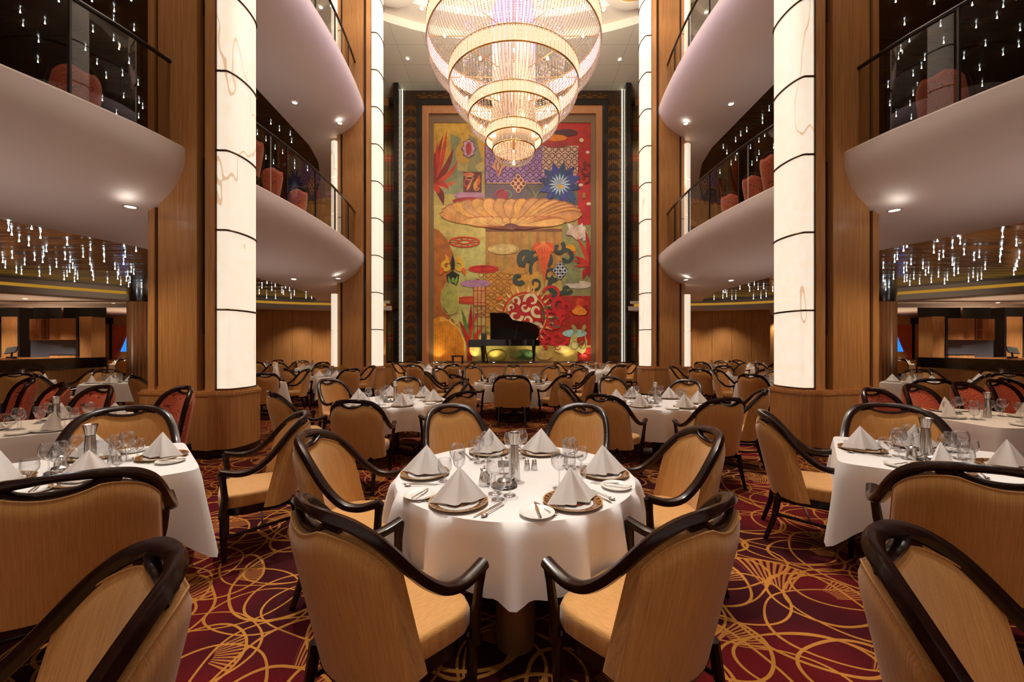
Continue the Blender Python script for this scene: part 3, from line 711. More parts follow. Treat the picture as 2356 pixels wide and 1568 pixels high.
# great pale flower
for k in range(17):
    u = -1+k/8; a = abs(u); xt = 618+366*sin(u*pi/2*.98); yt = 668+78*a**2.2
    c = (236-int(26*((k*5) % 3)/2), 178-int(22*((k*5) % 3)/2), 104-int(14*(k % 2)))
    x0 = 618+u*90; P.leaf(x0, 794, xt+u*3, yt-5, 84-22*a, (168, 100, 60), 0, 14, 1); P.leaf(x0, 792, xt, yt, 74-22*a, c, 0, 14, 1); P.strip([(x0, 790), ((x0+xt)/2, (790+yt)/2-3)], 2.2, (176, 104, 62))
for sx_ in (-1, 1): P.leaf(618+sx_*60, 800, 618+sx_*368, 748, 40, (222, 158, 92), sx_*8, 12, 1)
P.poly([(385, 775), (470, 812), (560, 824), (700, 824), (800, 810), (905, 788), (860, 774), (620, 792), (430, 770)], (120, 62, 44))
for k in range(15):
    u = -1+k/7; xt = 640+262*sin(u*pi/2); yt = 766+14*u*u; P.leaf(620+u*50, 807, xt, yt-3, 44, (186, 110, 60), 0, 12, 1); P.leaf(620+u*50, 806, xt, yt, 36, (242, 188+(k % 2)*10, 118), 0, 12, 1)
P.leaf(580, 806, 660, 806, 28, (110, 62, 60)); P.poly([(588, 806), (654, 806), (622, 832)], (126, 72, 70))
# right side bloom and red plant
for (x1, y1, w_, c, b) in [(905, 790, 40, (236, 222, 212), 6), (985, 790, 46, (240, 228, 220), -8), (945, 790, 34, (226, 190, 170), 0), (1010, 850, 40, (228, 200, 190), -6), (900, 850, 44, (224, 200, 184), 6)]: P.leaf(965, 880 if y1 < 800 else 830, x1, y1, w_, c, b)
P.poly([(960, 800), (1000, 810), (1012, 870), (990, 885), (975, 850)], (238, 224, 216)); P.ell(922, 925, 28, 24, (240, 170, 30)); P.poly([(905, 935), (950, 935), (945, 1010), (915, 1040), (930, 990)], (216, 74, 26)); P.poly([(894, 960), (950, 950), (970, 1100), (900, 1100)], (130, 138, 96))
for (x1, y1, w_, c) in [(998, 820, 22, (186, 26, 34)), (955, 860, 20, (206, 60, 40)), (940, 960, 18, (190, 30, 30)), (925, 985, 16, (196, 50, 36)), (1024, 900, 20, (150, 20, 30)), (985, 1080, 26, (170, 30, 34)), (1022, 1070, 24, (150, 22, 28)), (935, 1020, 14, (200, 60, 40))]: P.leaf(1022, 1010, x1, y1, w_, c, 6)
P.scroll(1000, 520, 34, 1.1, 9, (96, 28, 24), -1.2); P.scroll(1002, 560, 26, 1.0, 8, (96, 28, 24), 1.8, -1); P.ell(993, 650, 9, 16, (150, 110, 50)); P.ell(998, 490, 8, 20, (120, 40, 26))
# dark green scrollwork, parasol, blue tile
DG = (50, 66, 62)
for (x, y, r, t, w_, a0, sg) in [(700, 970, 46, .9, 26, 2.2, 1), (655, 1075, 30, .8, 24, .5, 1), (790, 1000, 110, .55, 18, 3.0, 1), (790, 1010, 80, .6, 16, 2.6, 1), (820, 1060, 40, 1.0, 12, 0, -1), (860, 920, 34, .9, 20, -1, 1), (900, 970, 44, .8, 22, -2, 1), (850, 1100, 62, .7, 22, .6, 1), (905, 1130, 24, .9, 18, .2, 1), (850, 1180, 26, .8, 18, 1.4, 1), (740, 1100, 36, .9, 10, 2, -1)]: P.scroll(x, y, r, t, w_, DG, a0, sg)
P.poly([(745, 935), (825, 935), (798, 1040), (788, 1122), (778, 1040)], (214, 92, 36)); P.poly([(723, 925), (740, 896), (783, 886), (826, 896), (843, 918), (832, 940), (810, 944), (790, 938), (768, 946), (745, 936)], (216, 82, 36)); P.ell(783, 890, 14, 6, (236, 160, 70))
for k in range(-3, 4): P.strip([(783, 890), (783+k*18, 936)], 2.4, (240, 170, 100))
P.poly([(870, 985), (912, 1032), (872, 1085), (829, 1036)], (28, 56, 88))
for i in range(3):
    for j in range(3): P.ring(870+(i-j)*13, 1036+(i+j-2)*16, 9, 9, 3.4, (226, 230, 226), 12)
# fleur
for sg in (-1, 1): P.scroll(318+sg*30, 1015, 28, .9, 18, (234, 190, 60), -pi/2, sg); P.leaf(318+sg*20, 1000, 318+sg*38, 950, 18, (232, 166, 50), 0); P.leaf(318+sg*50, 1020, 318+sg*66, 1060, 22, (220, 110, 40)); 
P.leaf(318, 1040, 318, 955, 22, (30, 26, 20)); P.poly([(285, 1058), (318, 1036), (352, 1058), (345, 1095), (320, 1132), (292, 1095)], (26, 30, 24)); P.leaf(305, 1110, 296, 1062, 14, (120, 160, 70)); P.leaf(330, 1110, 342, 1062, 14, (120, 160, 70)); P.ell(319, 1085, 8, 14, (120, 156, 70))
# olive vase outline and golden mound
P.poly([(285, 1100), (330, 1110), (346, 1140), (346, 1250), (300, 1262), (262, 1220), (256, 1160)], (168, 170, 84)); P.ring(302, 1182, 46, 80, 3, (216, 190, 110)); P.poly([(212, 1290), (250, 1270), (300, 1290), (350, 1340), (378, 1400), (384, 1505), (212, 1505)], (226, 148, 36)); P.strip([(255, 1290), (300, 1290), (350, 1335), (378, 1400), (384, 1500)], 5, (240, 206, 110)); P.scroll(320, 1290, 26, 1, 5, (234, 200, 110)); P.scroll(265, 1290, 16, 1, 5, (234, 190, 90), 0, -1)
for i in range(12): P.strip([(215+i*13, 1310+max(0, i-5)*9), (215+i*13, 1500)], 1.6, (196, 116, 30))
# bottom red leaves
for (x1, y1, w_, c, b) in [(412, 1205, 26, (158, 24, 28), 0), (362, 1225, 20, (90, 130, 60), 6), (448, 1240, 24, (200, 50, 30), -8), (350, 1290, 22, (176, 34, 26), 10), (475, 1320, 22, (206, 60, 34), -10), (440, 1270, 12, (110, 150, 80), 0), (500, 1370, 20, (196, 60, 40), -8)]: P.leaf(405, 1450, x1, y1, w_, c, b)
P.strip([(405, 1500), (405, 1400)], 26, (160, 28, 26))
rect(425, 1120, 486, 1215, (206, 150, 90))
for i in range(4): P.strip([(425+i*20, 1120), (425+i*20, 1400)], 4, (150, 40, 30)); P.strip([(425, 1140+i*60), (486, 1140+i*60)], 4, (150, 40, 30))
P.ell(430, 1440, 26, 36, (244, 224, 120)); P.ell(480, 1385, 26, 28, (240, 206, 110))
# sun creature
for k in range(22):
    a = -2.9+k*.21; r0, r1 = 112, 158; P.poly([(690+r0*cos(a-.07), 1270+r0*1.05*sin(a-.07)), (690+r1*cos(a-.02), 1270+r1*1.05*sin(a-.02)), (690+r0*cos(a+.07), 1270+r0*1.05*sin(a+.07))], (238, 206, 140) if k % 2 else (226, 180, 110))
P.strip([(690+114*cos(-2.95+4.6*i/30), 1270+119*sin(-2.95+4.6*i/30)) for i in range(31)], 12, (198, 54, 30)); P.strip([(690+106*cos(-2.95+4.6*i/30), 1270+111*sin(-2.95+4.6*i/30)) for i in range(31)], 4, (240, 196, 110)); P.leaf(575, 1170, 540, 1190, 20, (216, 110, 40))
P.ell(690, 1262, 84, 92, (176, 26, 30))
for (x, y, r, a0, sg) in [(725, 1190, 40, 3, 1), (640, 1268, 36, 0, 1), (700, 1290, 30, 2, -1), (750, 1240, 34, 1, 1), (640, 1190, 22, 1, -1), (745, 1330, 30, 0, -1), (690, 1225, 22, 0, 1), (620, 1225, 16, 2, 1)]: P.scroll(x, y, r, .8, 17, (236, 222, 176), a0, sg); P.scroll(x, y, r*.45, .8, 8, (180, 26, 30), a0, sg)
for (x, y, r, w_, a0, sg) in [(870, 1210, 52, 20, 1, 1), (895, 1220, 30, 16, 2, -1), (830, 1300, 60, 14, 4, 1), (860, 1380, 50, 16, 0, 1), (830, 1160, 50, 14, 3.4, 1), (880, 1270, 36, 16, 0, -1), (820, 1400, 40, 14, 2, 1), (790, 1370, 36, 10, 1, 1)]: P.scroll(x, y, r, 1, w_, (196, 30, 40), a0, sg)
P.scroll(850, 1290, 40, .8, 6, (70, 110, 80), 1); P.scroll(820, 1240, 50, .5, 8, (76, 110, 80), 2)
for (x1, y1, w_, c) in [(960, 1175, 50, (206, 70, 30)), (1012, 1190, 50, (190, 46, 30)), (1015, 1240, 44, (150, 26, 26)), (935, 1250, 40, (232, 128, 36)), (975, 1262, 44, (240, 150, 50))]: P.leaf(985, 1225, x1, y1, w_, c)
P.poly([(930, 1240), (960, 1228), (1010, 1245), (1000, 1262), (965, 1265), (940, 1258)], (238, 146, 44))
P.poly([(925, 1380), (960, 1340), (955, 1400), (975, 1440), (1000, 1400), (990, 1340), (1010, 1400), (1000, 1450), (985, 1465), (960, 1450), (915, 1430)], (172, 170, 110)); P.ring(945, 1420, 20, 20, 5, (120, 110, 70)); P.ring(985, 1420, 16, 18, 5, (120, 110, 70)); P.leaf(930, 1310, 960, 1360, 20, (150, 150, 90)); P.leaf(1000, 1310, 980, 1360, 20, (150, 150, 90))
P.ell(690, 1470, 56, 24, (74, 110, 50)); P.ell(640, 1465, 30, 16, (140, 160, 70)); P.scroll(700, 1465, 34, 1, 8, (40, 80, 40)); P.ell(880, 1440, 40, 20, (226, 206, 130)); P.ell(790, 1470, 40, 24, (210, 190, 110)); P.scroll(855, 1430, 16, 1, 5, (160, 80, 50)); P.ell(545, 1470, 44, 26, (214, 196, 90)); P.ell(990, 1480, 26, 16, (200, 60, 50)); P.scroll(500, 1330, 30, .7, 6, (100, 140, 70))
P.mb.build('painted_canvas', pic)
# uplights along the foot of the picture
up = MB().box(-.05, .05, -.03, .03, 0, .05, 'bronze').build('uplight'); tag(up, 'small uplight at the foot of the mural', 'uplight', 'uplights at the foot of the mural')
MB().box(-.04, .04, -.02, .02, .05, .056, 'lamp_on').build('lens', up)
for k, px in enumerate((1008, 1094, 1137, 1220, 1305, 1345)):
    place(up, (mx(px), DM-.35, ST), 0, 'small uplight at the foot of the mural', 'uplights at the foot of the mural')
    lamp('mural_uplight_beam', 'SPOT', (mx(px), DM-.38, ST+.1), 26, (1, .84, .52), .03, (mx(px), DM+.1, ST+2.2), 110, .9)
for x in (-2.6, 0, 2.6): lamp('mural_wash_beam', 'SPOT', (x, 14.0, 12.9), 540, (1, .86, .66), .1, (x, 18.2, 5.5), 44, .8)
# ---- grand piano and stool
pz = ST+.005; pd = 17.15; kp = pd/F
def pxp(px): return (px-CX)*kp
piano = empty('grand_piano', (pxp(1160), pd, pz)); tag(piano, 'black grand piano with raised lid standing on the stage before the mural', 'piano')
def pl(px): return pxp(px)-pxp(1160)
def ph(py): return CAMZ-(py-HY)*kp-pz
x0, x1 = pl(1104), pl(1243); L = x1-x0
side = [(x0, -.55), (x0+.25*L, -.55), (x0+.45*L, -.50), (x0+.6*L, -.30), (x0+.75*L, -.10), (x0+.9*L, .0), (x0+.985*L, .16), (x1, .32), (x0+.97*L, .50), (x0+.9*L, .56), (x0, .56)]
side = [(p[0], p[1]) for p in [tuple(q) for q in smooth_path([(a, b, 0) for a, b in side], 4)]]
zt = ph(781); MB().prism(side, zt-.26, zt, 'black', smooth=True).build('case', piano, 40)
MB().box(pl(1080), x0+.03, -.55, .56, zt-.30, zt-.10, 'black').box(pl(1082), pl(1110), -.60, -.52, zt-.32, zt-.01, 'black').box(pl(1082), pl(1110), .52, .60, zt-.32, zt-.01, 'black').build('keybed', piano)
MB().box(pl(1083), pl(1093), -.5, .5, zt-.10, zt-.085, 'china').build('keyboard', piano)
lx0 = pl(1127); LL = x1-lx0
lid = [(lx0, 0), (lx0, 1.13), (lx0+.30*LL, 1.13), (lx0+.36*LL, 1.08), (lx0+.45*LL, .84), (lx0+.6*LL, .78), (lx0+.8*LL, .74), (lx0+.93*LL, .62), (lx0+1.0*LL, .40), (lx0+.99*LL, .18), (lx0+.93*LL, 0)]
Tl = Matrix.Translation((0, .56, zt+.01)) @ Matrix.Rotation(R(-88), 4, 'X') @ Matrix.Scale(-1, 4, (0, 1, 0))
T2 = Matrix.Translation((0, .56, zt+.01)) @ Matrix.Rotation(R(180-74), 4, 'X')
lidm = MB(); lidm.prism([(a, b*1.06) for a, b in lid], -.012, .012, 'black', T2); lidm.build('lid', piano)
MB().tube([(pl(1185), -.42, zt), (pl(1190), .38, zt+.62)], .012, 'black', 6).build('lid_prop', piano)
MB().box(pl(1108), pl(1120), -.36, .36, zt+.0, zt+.26, 'black').build('music_desk', piano)
for (a, b) in ((pl(1112), -.42), (pl(1112), .42), (pl(1229), .25)):
    MB().tube([(a, b, zt-.26), (a, b, zt-.40), (a, b, .12), (a, b, .05)], [.09, .075, .04, .045], 'black', 10).box(a-.03, a+.03, b-.02, b+.02, 0, .06, 'brass').build('leg', piano)
MB().tube([(pl(1116), -.08, zt-.28), (pl(1122), -.08, .1)], .02, 'black', 6).tube([(pl(1116), .08, zt-.28), (pl(1122), .08, .1)], .02, 'black', 6).box(pl(1117), pl(1124), -.14, .14, .05, .13, 'black').build('pedal_lyre', piano)
stool = empty('piano_stool', (pxp(1053), pd, pz)); tag(stool, 'small black piano stool on the stage left of the piano', 'stool')
sz = ph(817)
MB().box(-.24, .24, -.2, .2, sz-.06, sz, 'black').build('seat', stool)
for a in (-.2, .2):
    for b in (-.16, .16): MB().box(a-.022, a+.022, b-.022, b+.022, 0, sz-.06, 'black').build('leg', stool)

# ------------------------------------------------------------------ chandelier
CC = (.04, 9.45); ch = empty('crystal_chandelier', (CC[0], CC[1], 5.8)); tag(ch, 'enormous tiered crystal chandelier hanging in the middle of the atrium', 'chandelier')
TR = [2.0, 1.5, 1.056, .65]; ZB = [8.5, 7.6, 6.885, 6.36]; BH = [.42, .34, .25, .23]
def cb(mb, name, **kw): mb.v = [(p[0], p[1], p[2]-5.8) for p in mb.v]; return mb.build(name, ch, **kw)
OCT = [(1, 0, 0), (-1, 0, 0), (0, 1, 0), (0, -1, 0), (0, 0, 1), (0, 0, -1)]; OF = [(0, 2, 4), (2, 1, 4), (1, 3, 4), (3, 0, 4), (2, 0, 5), (1, 2, 5), (3, 1, 5), (0, 3, 5)]
def bead(mb, x, y, z, r, a=0):
    c, s_ = cos(a), sin(a); mb.add([(x+(p[0]*c-p[1]*s_)*r, y+(p[0]*s_+p[1]*c)*r, z+p[2]*r*1.15) for p in OCT], OF, 'crystal')
for k in range(4):
    r, zb, h = TR[k], ZB[k], BH[k]; n = int(2*pi*r/.105)
    for z in (zb, zb+h): cb(MB().tube([(r*cos(2*pi*i/64), r*sin(2*pi*i/64), z) for i in range(64)], .016, 'brass', 6, closed=True), 'brass_ring')
    mb = MB()
    for i in range(n):
        a0, a1 = 2*pi*(i+.07)/n, 2*pi*(i+.93)/n; am = (a0+a1)/2
        mb.grid([[(q*cos(a), q*sin(a), z) for a, q in ((a0, r-.004), (am, r+.012), (a1, r-.004))] for z in (zb+.015, zb+h-.015)], 'frost')
    cb(mb, 'frosted_panel_band')
    # strings swooping down to the next tier
    if k < 3:
        r2, z2 = TR[k+1], ZB[k+1]+BH[k+1]; ns = int(2*pi*r/.072); mb = MB(); rb = .0155; dz = zb-z2; nb = int((r-r2+dz)*1.15/.036)
        for i in range(ns):
            a = 2*pi*i/ns
            for j in range(nb+1):
                t = j/nb*pi/2; q = r2+.02+(r-r2-.02)*cos(t)**.9; z = zb-dz*1.08*sin(t); bead(mb, q*cos(a), q*sin(a), z, rb, a+j)
        cb(mb, 'bead_curtain', kind='stuff')
        # inner drop strings behind the band
        mb = MB(); ri = r2*.78
        for i in range(int(2*pi*ri/.13)):
            a = 2*pi*i/int(2*pi*ri/.13)
            for j in range(int((zb+.3-z2)/.05)): bead(mb, ri*cos(a), ri*sin(a), z2+.05+j*.05, .018, j)
        cb(mb, 'inner_bead_curtain', kind='stuff')
    # bulbs
    nbulb = (12, 10, 8, 6)[k]
    for i in range(nbulb):
        a = 2*pi*(i+.5)/nbulb; q = r*.80; b = MB().lathe([(.001, -.035), (.022, -.025), (.03, 0), (.02, .03), (.001, .05)], 10, 'bulb', Matrix.Translation((q*cos(a), q*sin(a), zb+.02))); cb(b, 'bulb')
    sp = MB()
    for i in range(8): a = 2*pi*i/8; sp.tube([(0, 0, zb+h*.8), (r*cos(a), r*sin(a), zb+h*.8)], .010, 'brass', 5)
    cb(sp, 'brass_spokes')
mb = MB(); n = 30
for i in range(n):
    a0, a1 = 2*pi*(i+.06)/n, 2*pi*(i+.94)/n
    mb.grid([[(.5*cos(a), .5*sin(a), z) for a in (a0, a1)] for z in (6.17, 9.4)], 'frost_dim')
cb(mb, 'central_panel_tube')
cb(MB().tube([(.5*cos(2*pi*i/40), .5*sin(2*pi*i/40), 6.16) for i in range(40)], .016, 'brass', 6, closed=True), 'brass_ring')
mb = MB()
for i in range(40):
    a = 2*pi*i/40
    for j in range(12): t = j/12*pi/2; bead(mb, .47*cos(t)*cos(a), .47*cos(t)*sin(a), 6.13-.29*sin(t), .016, a+j)
for i in range(10): bead(mb, .04*cos(i), .04*sin(i), 5.80, .014)
cb(mb, 'crystal_bowl', kind='stuff')
cb(MB().lathe([(.001, 5.82), (.03, 5.85), (.02, 5.92), (.001, 5.95)], 10, 'bulb'), 'finial_bulb')
cb(MB().tube([(0, 0, 6.2), (0, 0, 14.1)], .03, 'brass', 8), 'stem')
# suspension wires from the pillars to the picture

# ------------------------------------------------------------------ chairs
def cushion(mb, outline, z0, z1, r, m, crown=.012):
    n = len(outline); cx_ = sum(p[0] for p in outline)/n; cy_ = sum(p[1] for p in outline)/n
    rows = []
    for (ins, z) in [(r*.7, z0), (r*.15, z0+r*.3), (0, z0+r), (0, z1-r), (r*.25, z1-r*.3), (r*.8, z1), (r*2.2, z1+crown*.4), (.11, z1+crown)]:
        row = []
        for (x, y) in outline:
            L = hypot(x-cx_, y-cy_); k = max(0, 1-ins/L); row.append((cx_+(x-cx_)*k, cy_+(y-cy_)*k, z))
        rows.append(row)
    mb.grid(rows, m, closed=True); b = len(mb.v)-n
    mb.f.append(tuple(b+i for i in range(n))); mb.m.append(mb.mi(m)); mb.sm.append(True)
    return mb
def superpts(hx, y0, y1, n=28, p=5, back=.88):
    out = []
    for i in range(n):
        t = 2*pi*i/n; c, s_ = cos(t), sin(t); q = (abs(c)**p+abs(s_)**p)**(-1/p); yy = s_*q
        k = 1-(1-back)*(1-yy)/2; out.append((hx*c*q*k, (y0+y1)/2+(y1-y0)/2*yy))
    return out
def arch(x, hw=.29, zc=.70, zt_=.30, p=2.8):
    u = min(1, abs(x)/hw); return zc+zt_*(1-u**p)**(1/p)
def yback(x, z): return -.33+(1-z)*.24+.185*abs(x/.29)**2.2
def make_armchair(fab, red=False):
    root = empty('armchair' if not red else 'side_chair')
    if red:
        half = [(0, 1.0), (.07, .998), (.12, .985), (.17, .955), (.21, .91), (.235, .85), (.25, .77), (.255, .68), (.255, .58), (.25, .48), (.245, .40)]
        path = [(x, yback(x, z)+.01, z) for x, z in half]
    else:
        path = [(0, -.33, 1.006), (.07, -.322, 1.003), (.13, -.300, .992), (.19, -.255, .967), (.236, -.200, .918), (.264, -.145, .855), (.283, -.090, .787), (.297, -.03, .722), (.309, .035, .672), (.314, .09, .652), (.314, .15, .648), (.310, .21, .660), (.305, .265, .676)]
    full = [(-x, y, z) for x, y, z in path[:0:-1]]+path
    sp = smooth_path(full, 3)
    nn = len(sp); rr = []; r2 = []
    for p in sp:
        top = max(0, 1-abs(p.x)/.14) if p.z > .9 else 0
        rr.append(.023-.008*top); r2.append(.027)
    f = MB().tube(sp, rr, 'mahogany', 10, r2=r2, power=3.2)
    lo = smooth_path([(-.118, yback(.12, .98), .980), (-.092, yback(.1, .96), .955), (-.05, yback(.05, .93), .939), (0, yback(0, .92), .934), (.05, yback(.05, .93), .939), (.092, yback(.1, .96), .955), (.118, yback(.12, .98), .980)], 3)
    f.tube(lo, [.013]*len(lo), 'mahogany', 8, r2=[.024]*len(lo), power=3)
    for sx_ in (-1, 1):                                  # solid webs at both ends of the hand hole
        f.tube([(sx_*.105, yback(.1, .97), .970), (sx_*.16, yback(.15, .96), .952)], [.020, .014], 'mahogany', 8, r2=[.02, .02])
    f.build('frame', root, 40)
    hw = .27 if not red else .235; zb0 = .36; rows = []; rowsb = []; nx, nz = 30, 16
    def ztop(x):
        a = arch(x, hw+.012, .70 if not red else .72, .285 if not red else .262)-.022
        u = abs(x)/.135
        return min(a, .920+.045*u**1.8) if u < 1.15 else a
    F_, B_ = [], []
    for j in range(nz+1):
        v = j/nz; fr, bk = [], []
        for i in range(nx+1):
            u = -1+2*i/nx; x = hw*sin(u*pi/2)*(1.0); zt = ztop(x)
            if zt < .72: zt = .72
            z = zb0+(zt-zb0)*v; wx = x*(1+.04*(1-v))
            e = min(1, (1-abs(u))*6, (1-v)*7)
            fr.append((wx, yback(x, z)+.008+.014*e**.6, z)); bk.append((wx*1.02, yback(x, z)-.040-.026*e**.5-.01*(1-v), z-.0))
        F_.append(fr); B_.append(bk)
    b = MB(); b.grid(F_, fab); b.f = [f_[::-1] for f_ in b.f]
    b.grid(B_, fab)
    b.grid([[r_[0] for r_ in F_], [r_[0] for r_ in B_]], fab); b.grid([[r_[-1] for r_ in B_], [r_[-1] for r_ in F_]], fab)
    b.grid([F_[-1], B_[-1]], fab); b.grid([B_[0], F_[0]], fab)
    b.build('backrest', root, 50)
    # piping along both edges of the back
    pb = [B_[j][0] for j in range(nz+1)]+B_[-1][1:-1]+[B_[j][-1] for j in range(nz, -1, -1)]
    pf = [F_[j][0] for j in range(nz+1)]+F_[-1][1:-1]+[F_[j][-1] for j in range(nz, -1, -1)]
    MB().tube([(p[0], p[1]-.002, p[2]) for p in pb], .0038, fab, 5).tube([(p[0]*.985, p[1]+.003, p[2]) for p in pf], .0035, fab, 5).build('piping', root)
    seat = superpts(.275 if not red else .24, -.20, .285, 32, 4.5, .88)
    s_ = MB(); cushion(s_, seat, .385, .485, .022, fab); s_.build('seat', root, 70)
    MB().prism([(x*.97, y*.97) for x, y in superpts(.272 if not red else .235, -.245, .278, 28, 3.4, .88)], .325, .388, 'mahogany', smooth=True).build('seat_rail', root, 50)
    for sx_ in (-1, 1):
        if not red:
            MB().tube([(sx_*.304, .255, .675), (sx_*.298, .245, .59), (sx_*.288, .235, .48), (sx_*.272, .245, .40), (sx_*.265, .252, .33)], [.026, .020, .022, .025, .025], 'mahogany', 8, r2=[.020, .018, .02, .023, .024], power=5, up=(0, 1, 0)).build('arm_post', root, 40)
        lx = .255 if not red else .215
        MB().tube([(sx_*lx, .245, .36), (sx_*lx, .245, .20), (sx_*lx, .242, 0)], [.025, .022, .015], 'mahogany', 8, power=6, up=(0, 1, 0)).build('leg', root, 40)
        MB().tube([(sx_*.20, -.21, .36), (sx_*.205, -.235, .2), (sx_*.21, -.30, 0)], [.025, .021, .015], 'mahogany', 8, power=6, up=(0, 1, 0)).build('leg', root, 40)
    MB().tube([(-.232, .0, .20), (.232, .0, .20)], .012, 'mahogany', 6, r2=.009).tube([(-.255, .242, .18), (-.205, -.24, .22)], .013, 'mahogany', 6, r2=.01).tube([(.255, .242, .18), (.205, -.24, .22)], .013, 'mahogany', 6, r2=.01).build('stretcher', root)
    root['category'] = 'chair'; return root
GOLD = make_armchair('gold_fabric'); REDC = make_armchair('red_fabric', True)
NCH = 0
def chair_at(x, y, fx, fy, label, group, red=False, wide=False, z=0, grow=1.0):
    """x, y: point under the top of the backrest; fx, fy: the way the sitter faces"""
    L = hypot(fx, fy); fx, fy = fx/L, fy/L; rz = atan2(-fx, fy)
    k = 1.28 if wide else 1.0; dpt = .33*(1.1 if wide else 1.0)
    return place(REDC if red else GOLD, (x+fx*dpt, y+fy*dpt, z), rz, label, group, (k, 1.1, 1.0) if wide else (grow, grow, 1.06 if red else 1.0))
def chair_px(px, top, tgt, label, group, **kw):
    h = 1.015*(1.06 if kw.get('red') else 1.0); d = (CAMZ-h)*F/(top-HY); x = PX(px, d)
    f = kw.pop('face', None)
    if f is None: f = (tgt[0]-x, tgt[1]-d)
    return chair_at(x, d, f[0], f[1], label, group, **kw)

# ------------------------------------------------------------------ tables and cloths
def round_cloth(Rr, drop, seed, dropf=None, nf=11, amp=.05):
    rnd = random.Random(seed); ph_ = rnd.random()*6; N = 168; rows = []
    rows.append([(0.02*cos(2*pi*i/N), .02*sin(2*pi*i/N), 0) for i in range(N)])
    for q in (.4, .8, .97): rows.append([(Rr*q*cos(2*pi*i/N), Rr*q*sin(2*pi*i/N), 0) for i in range(N)])
    def fold(a):
        u = nf*a+.9*sin(2*a+ph_)+.6*sin(3*a+1.7*ph_); c = .5+.5*cos(u); return 1.25*c**3.6-.28+.15*sin(5*a+ph_)
    M_ = 12
    for j in range(M_+1):
        t = j/M_; row = []
        for i in range(N):
            a = 2*pi*i/N; dr = drop+.055*cos(4*(a+.785))+(dropf(a) if dropf else 0)
            z = -dr*t; s_ = t**.55
            r_ = Rr+.006+.010*min(1, t*8)+amp*fold(a)*s_*(1 if t > 0 else 0)+.012*t
            if j == 0: r_ = Rr
            row.append((r_*cos(a), r_*sin(a), z-(.004 if j else 0)))
        rows.append(row)
    return MB().grid(rows, 'linen', closed=True)
def square_cloth(S, drop, cdrop, seed):
    """S: half side. corners hang lower and flare"""
    rnd = random.Random(seed); N = 160; rows = []; ph_ = rnd.random()*6
    def edge(a, h, p=14):
        c, s_ = cos(a), sin(a); q = (abs(c)**p+abs(s_)**p)**(-1/p); return (h*c*q, h*s_*q)
    for q in (.03, .4, .8, .97): rows.append([edge(2*pi*i/N, S*q)+(0,) for i in range(N)])
    M_ = 12
    for j in range(M_+1):
        t = j/M_; row = []
        for i in range(N):
            a = 2*pi*i/N; x, y = edge(a, S); cr = max(0, cos(4*(a-pi/4)))**10; near = max(0, cos(4*(a-pi/4)))**3
            dr = drop+cdrop*cr; out = .012*min(1, t*8)+t*(.02+.11*cr-.025*(near-cr))+.012*sin(9*a+ph_)*t
            L = hypot(x, y)
            nx, ny = (x/L, y/L)
            row.append((x+nx*out, y+ny*out, -dr*t-(.004 if j else 0)))
        rows.append(row)
    return MB().grid(rows, 'linen', closed=True)
ZT = .752
def table_root(x, y, label, rnd_, Rr, rz=0, post=None):
    kind = 'round' if rnd_ else 'square'
    t = empty('dining_table', (x, y, 0), rz); tag(t, label, 'table')
    tp = MB()
    if rnd_: tp.lathe([(.01, .715), (Rr-.02, .715), (Rr-.006, .73), (Rr-.006, .744), (.01, .744)], 48, 'veneer')
    else: tp.box(-Rr+.006, Rr-.006, -Rr+.006, Rr-.006, .715, .744, 'veneer')
    tp.build('tabletop', t)
    MB().lathe([(.055, .02), (.055, .715)], 20, 'bronze').build('pedestal', t)
    MB().lathe([(.001, .05), (.06, .05), (.24, .02), (.26, .012), (.26, 0)], 32, 'bronze').build('pedestal_foot', t)
    if post:
        MB().lathe([(.001, 0), (.105, 0), (.105, .70), (.001, .70)], 32, 'post_metal', Matrix.Translation((post[0]-x, post[1]-y, 0))).build('support_column', t)
    return t
def cloth_for(x, y, rz, mb, label, ang=60):
    o = mb.build('tablecloth', ang=ang); o.location = (x, y, ZT); o.rotation_euler = (0, 0, rz); tag(o, label, 'tablecloth'); return o

# ------------------------------------------------------------------ tableware models
def thing1(name, mb, cat, ang=50, T=None):
    o = mb.build(name, ang=ang); o['category'] = cat; return o
G_BALLOON = [(.001, .003), (.036, .002), (.037, .004), (.012, .008), (.0045, .018), (.0038, .06), (.0042, .098), (.010, .106), (.028, .115), (.043, .133), (.050, .158), (.047, .186), (.037, .212), (.0362, .2125)]
G_TULIP = [(.001, .003), (.033, .002), (.034, .004), (.010, .008), (.004, .018), (.0038, .07), (.006, .088), (.020, .098), (.033, .115), (.038, .138), (.036, .165), (.030, .188), (.0293, .1885)]
G_GOBLET = [(.001, .003), (.034, .002), (.035, .004), (.012, .008), (.006, .016), (.006, .038), (.012, .046), (.030, .058), (.042, .076), (.044, .10), (.041, .125), (.038, .140), (.0372, .1405)]
def mk_glass(prof, name): return thing1(name, MB().lathe(prof, 22, 'glass'), 'glass', 80)
GB, GT, GG = mk_glass(G_BALLOON, 'wine_glass'), mk_glass(G_TULIP, 'wine_glass'), mk_glass(G_GOBLET, 'water_goblet')
CHG = thing1('charger_plate', MB().lathe([(.001, .006), (.095, .006), (.108, .009), (.150, .019), (.156, .021), (.157, .019), (.150, .014), (.105, .003), (.09, 0), (.001, 0)], 48, 'charger'), 'plate')
PLN = thing1('dinner_plate', MB().lathe([(.001, .006), (.09, .006), (.105, .009), (.140, .019), (.146, .021), (.147, .019), (.140, .014), (.10, .003), (.08, 0), (.001, 0)], 40, 'china'), 'plate')
BRD = thing1('bread_plate', MB().lathe([(.001, .005), (.058, .005), (.068, .008), (.086, .018), (.089, .018), (.086, .014), (.064, .002), (.05, 0), (.001, 0)], 36, 'china'), 'plate')
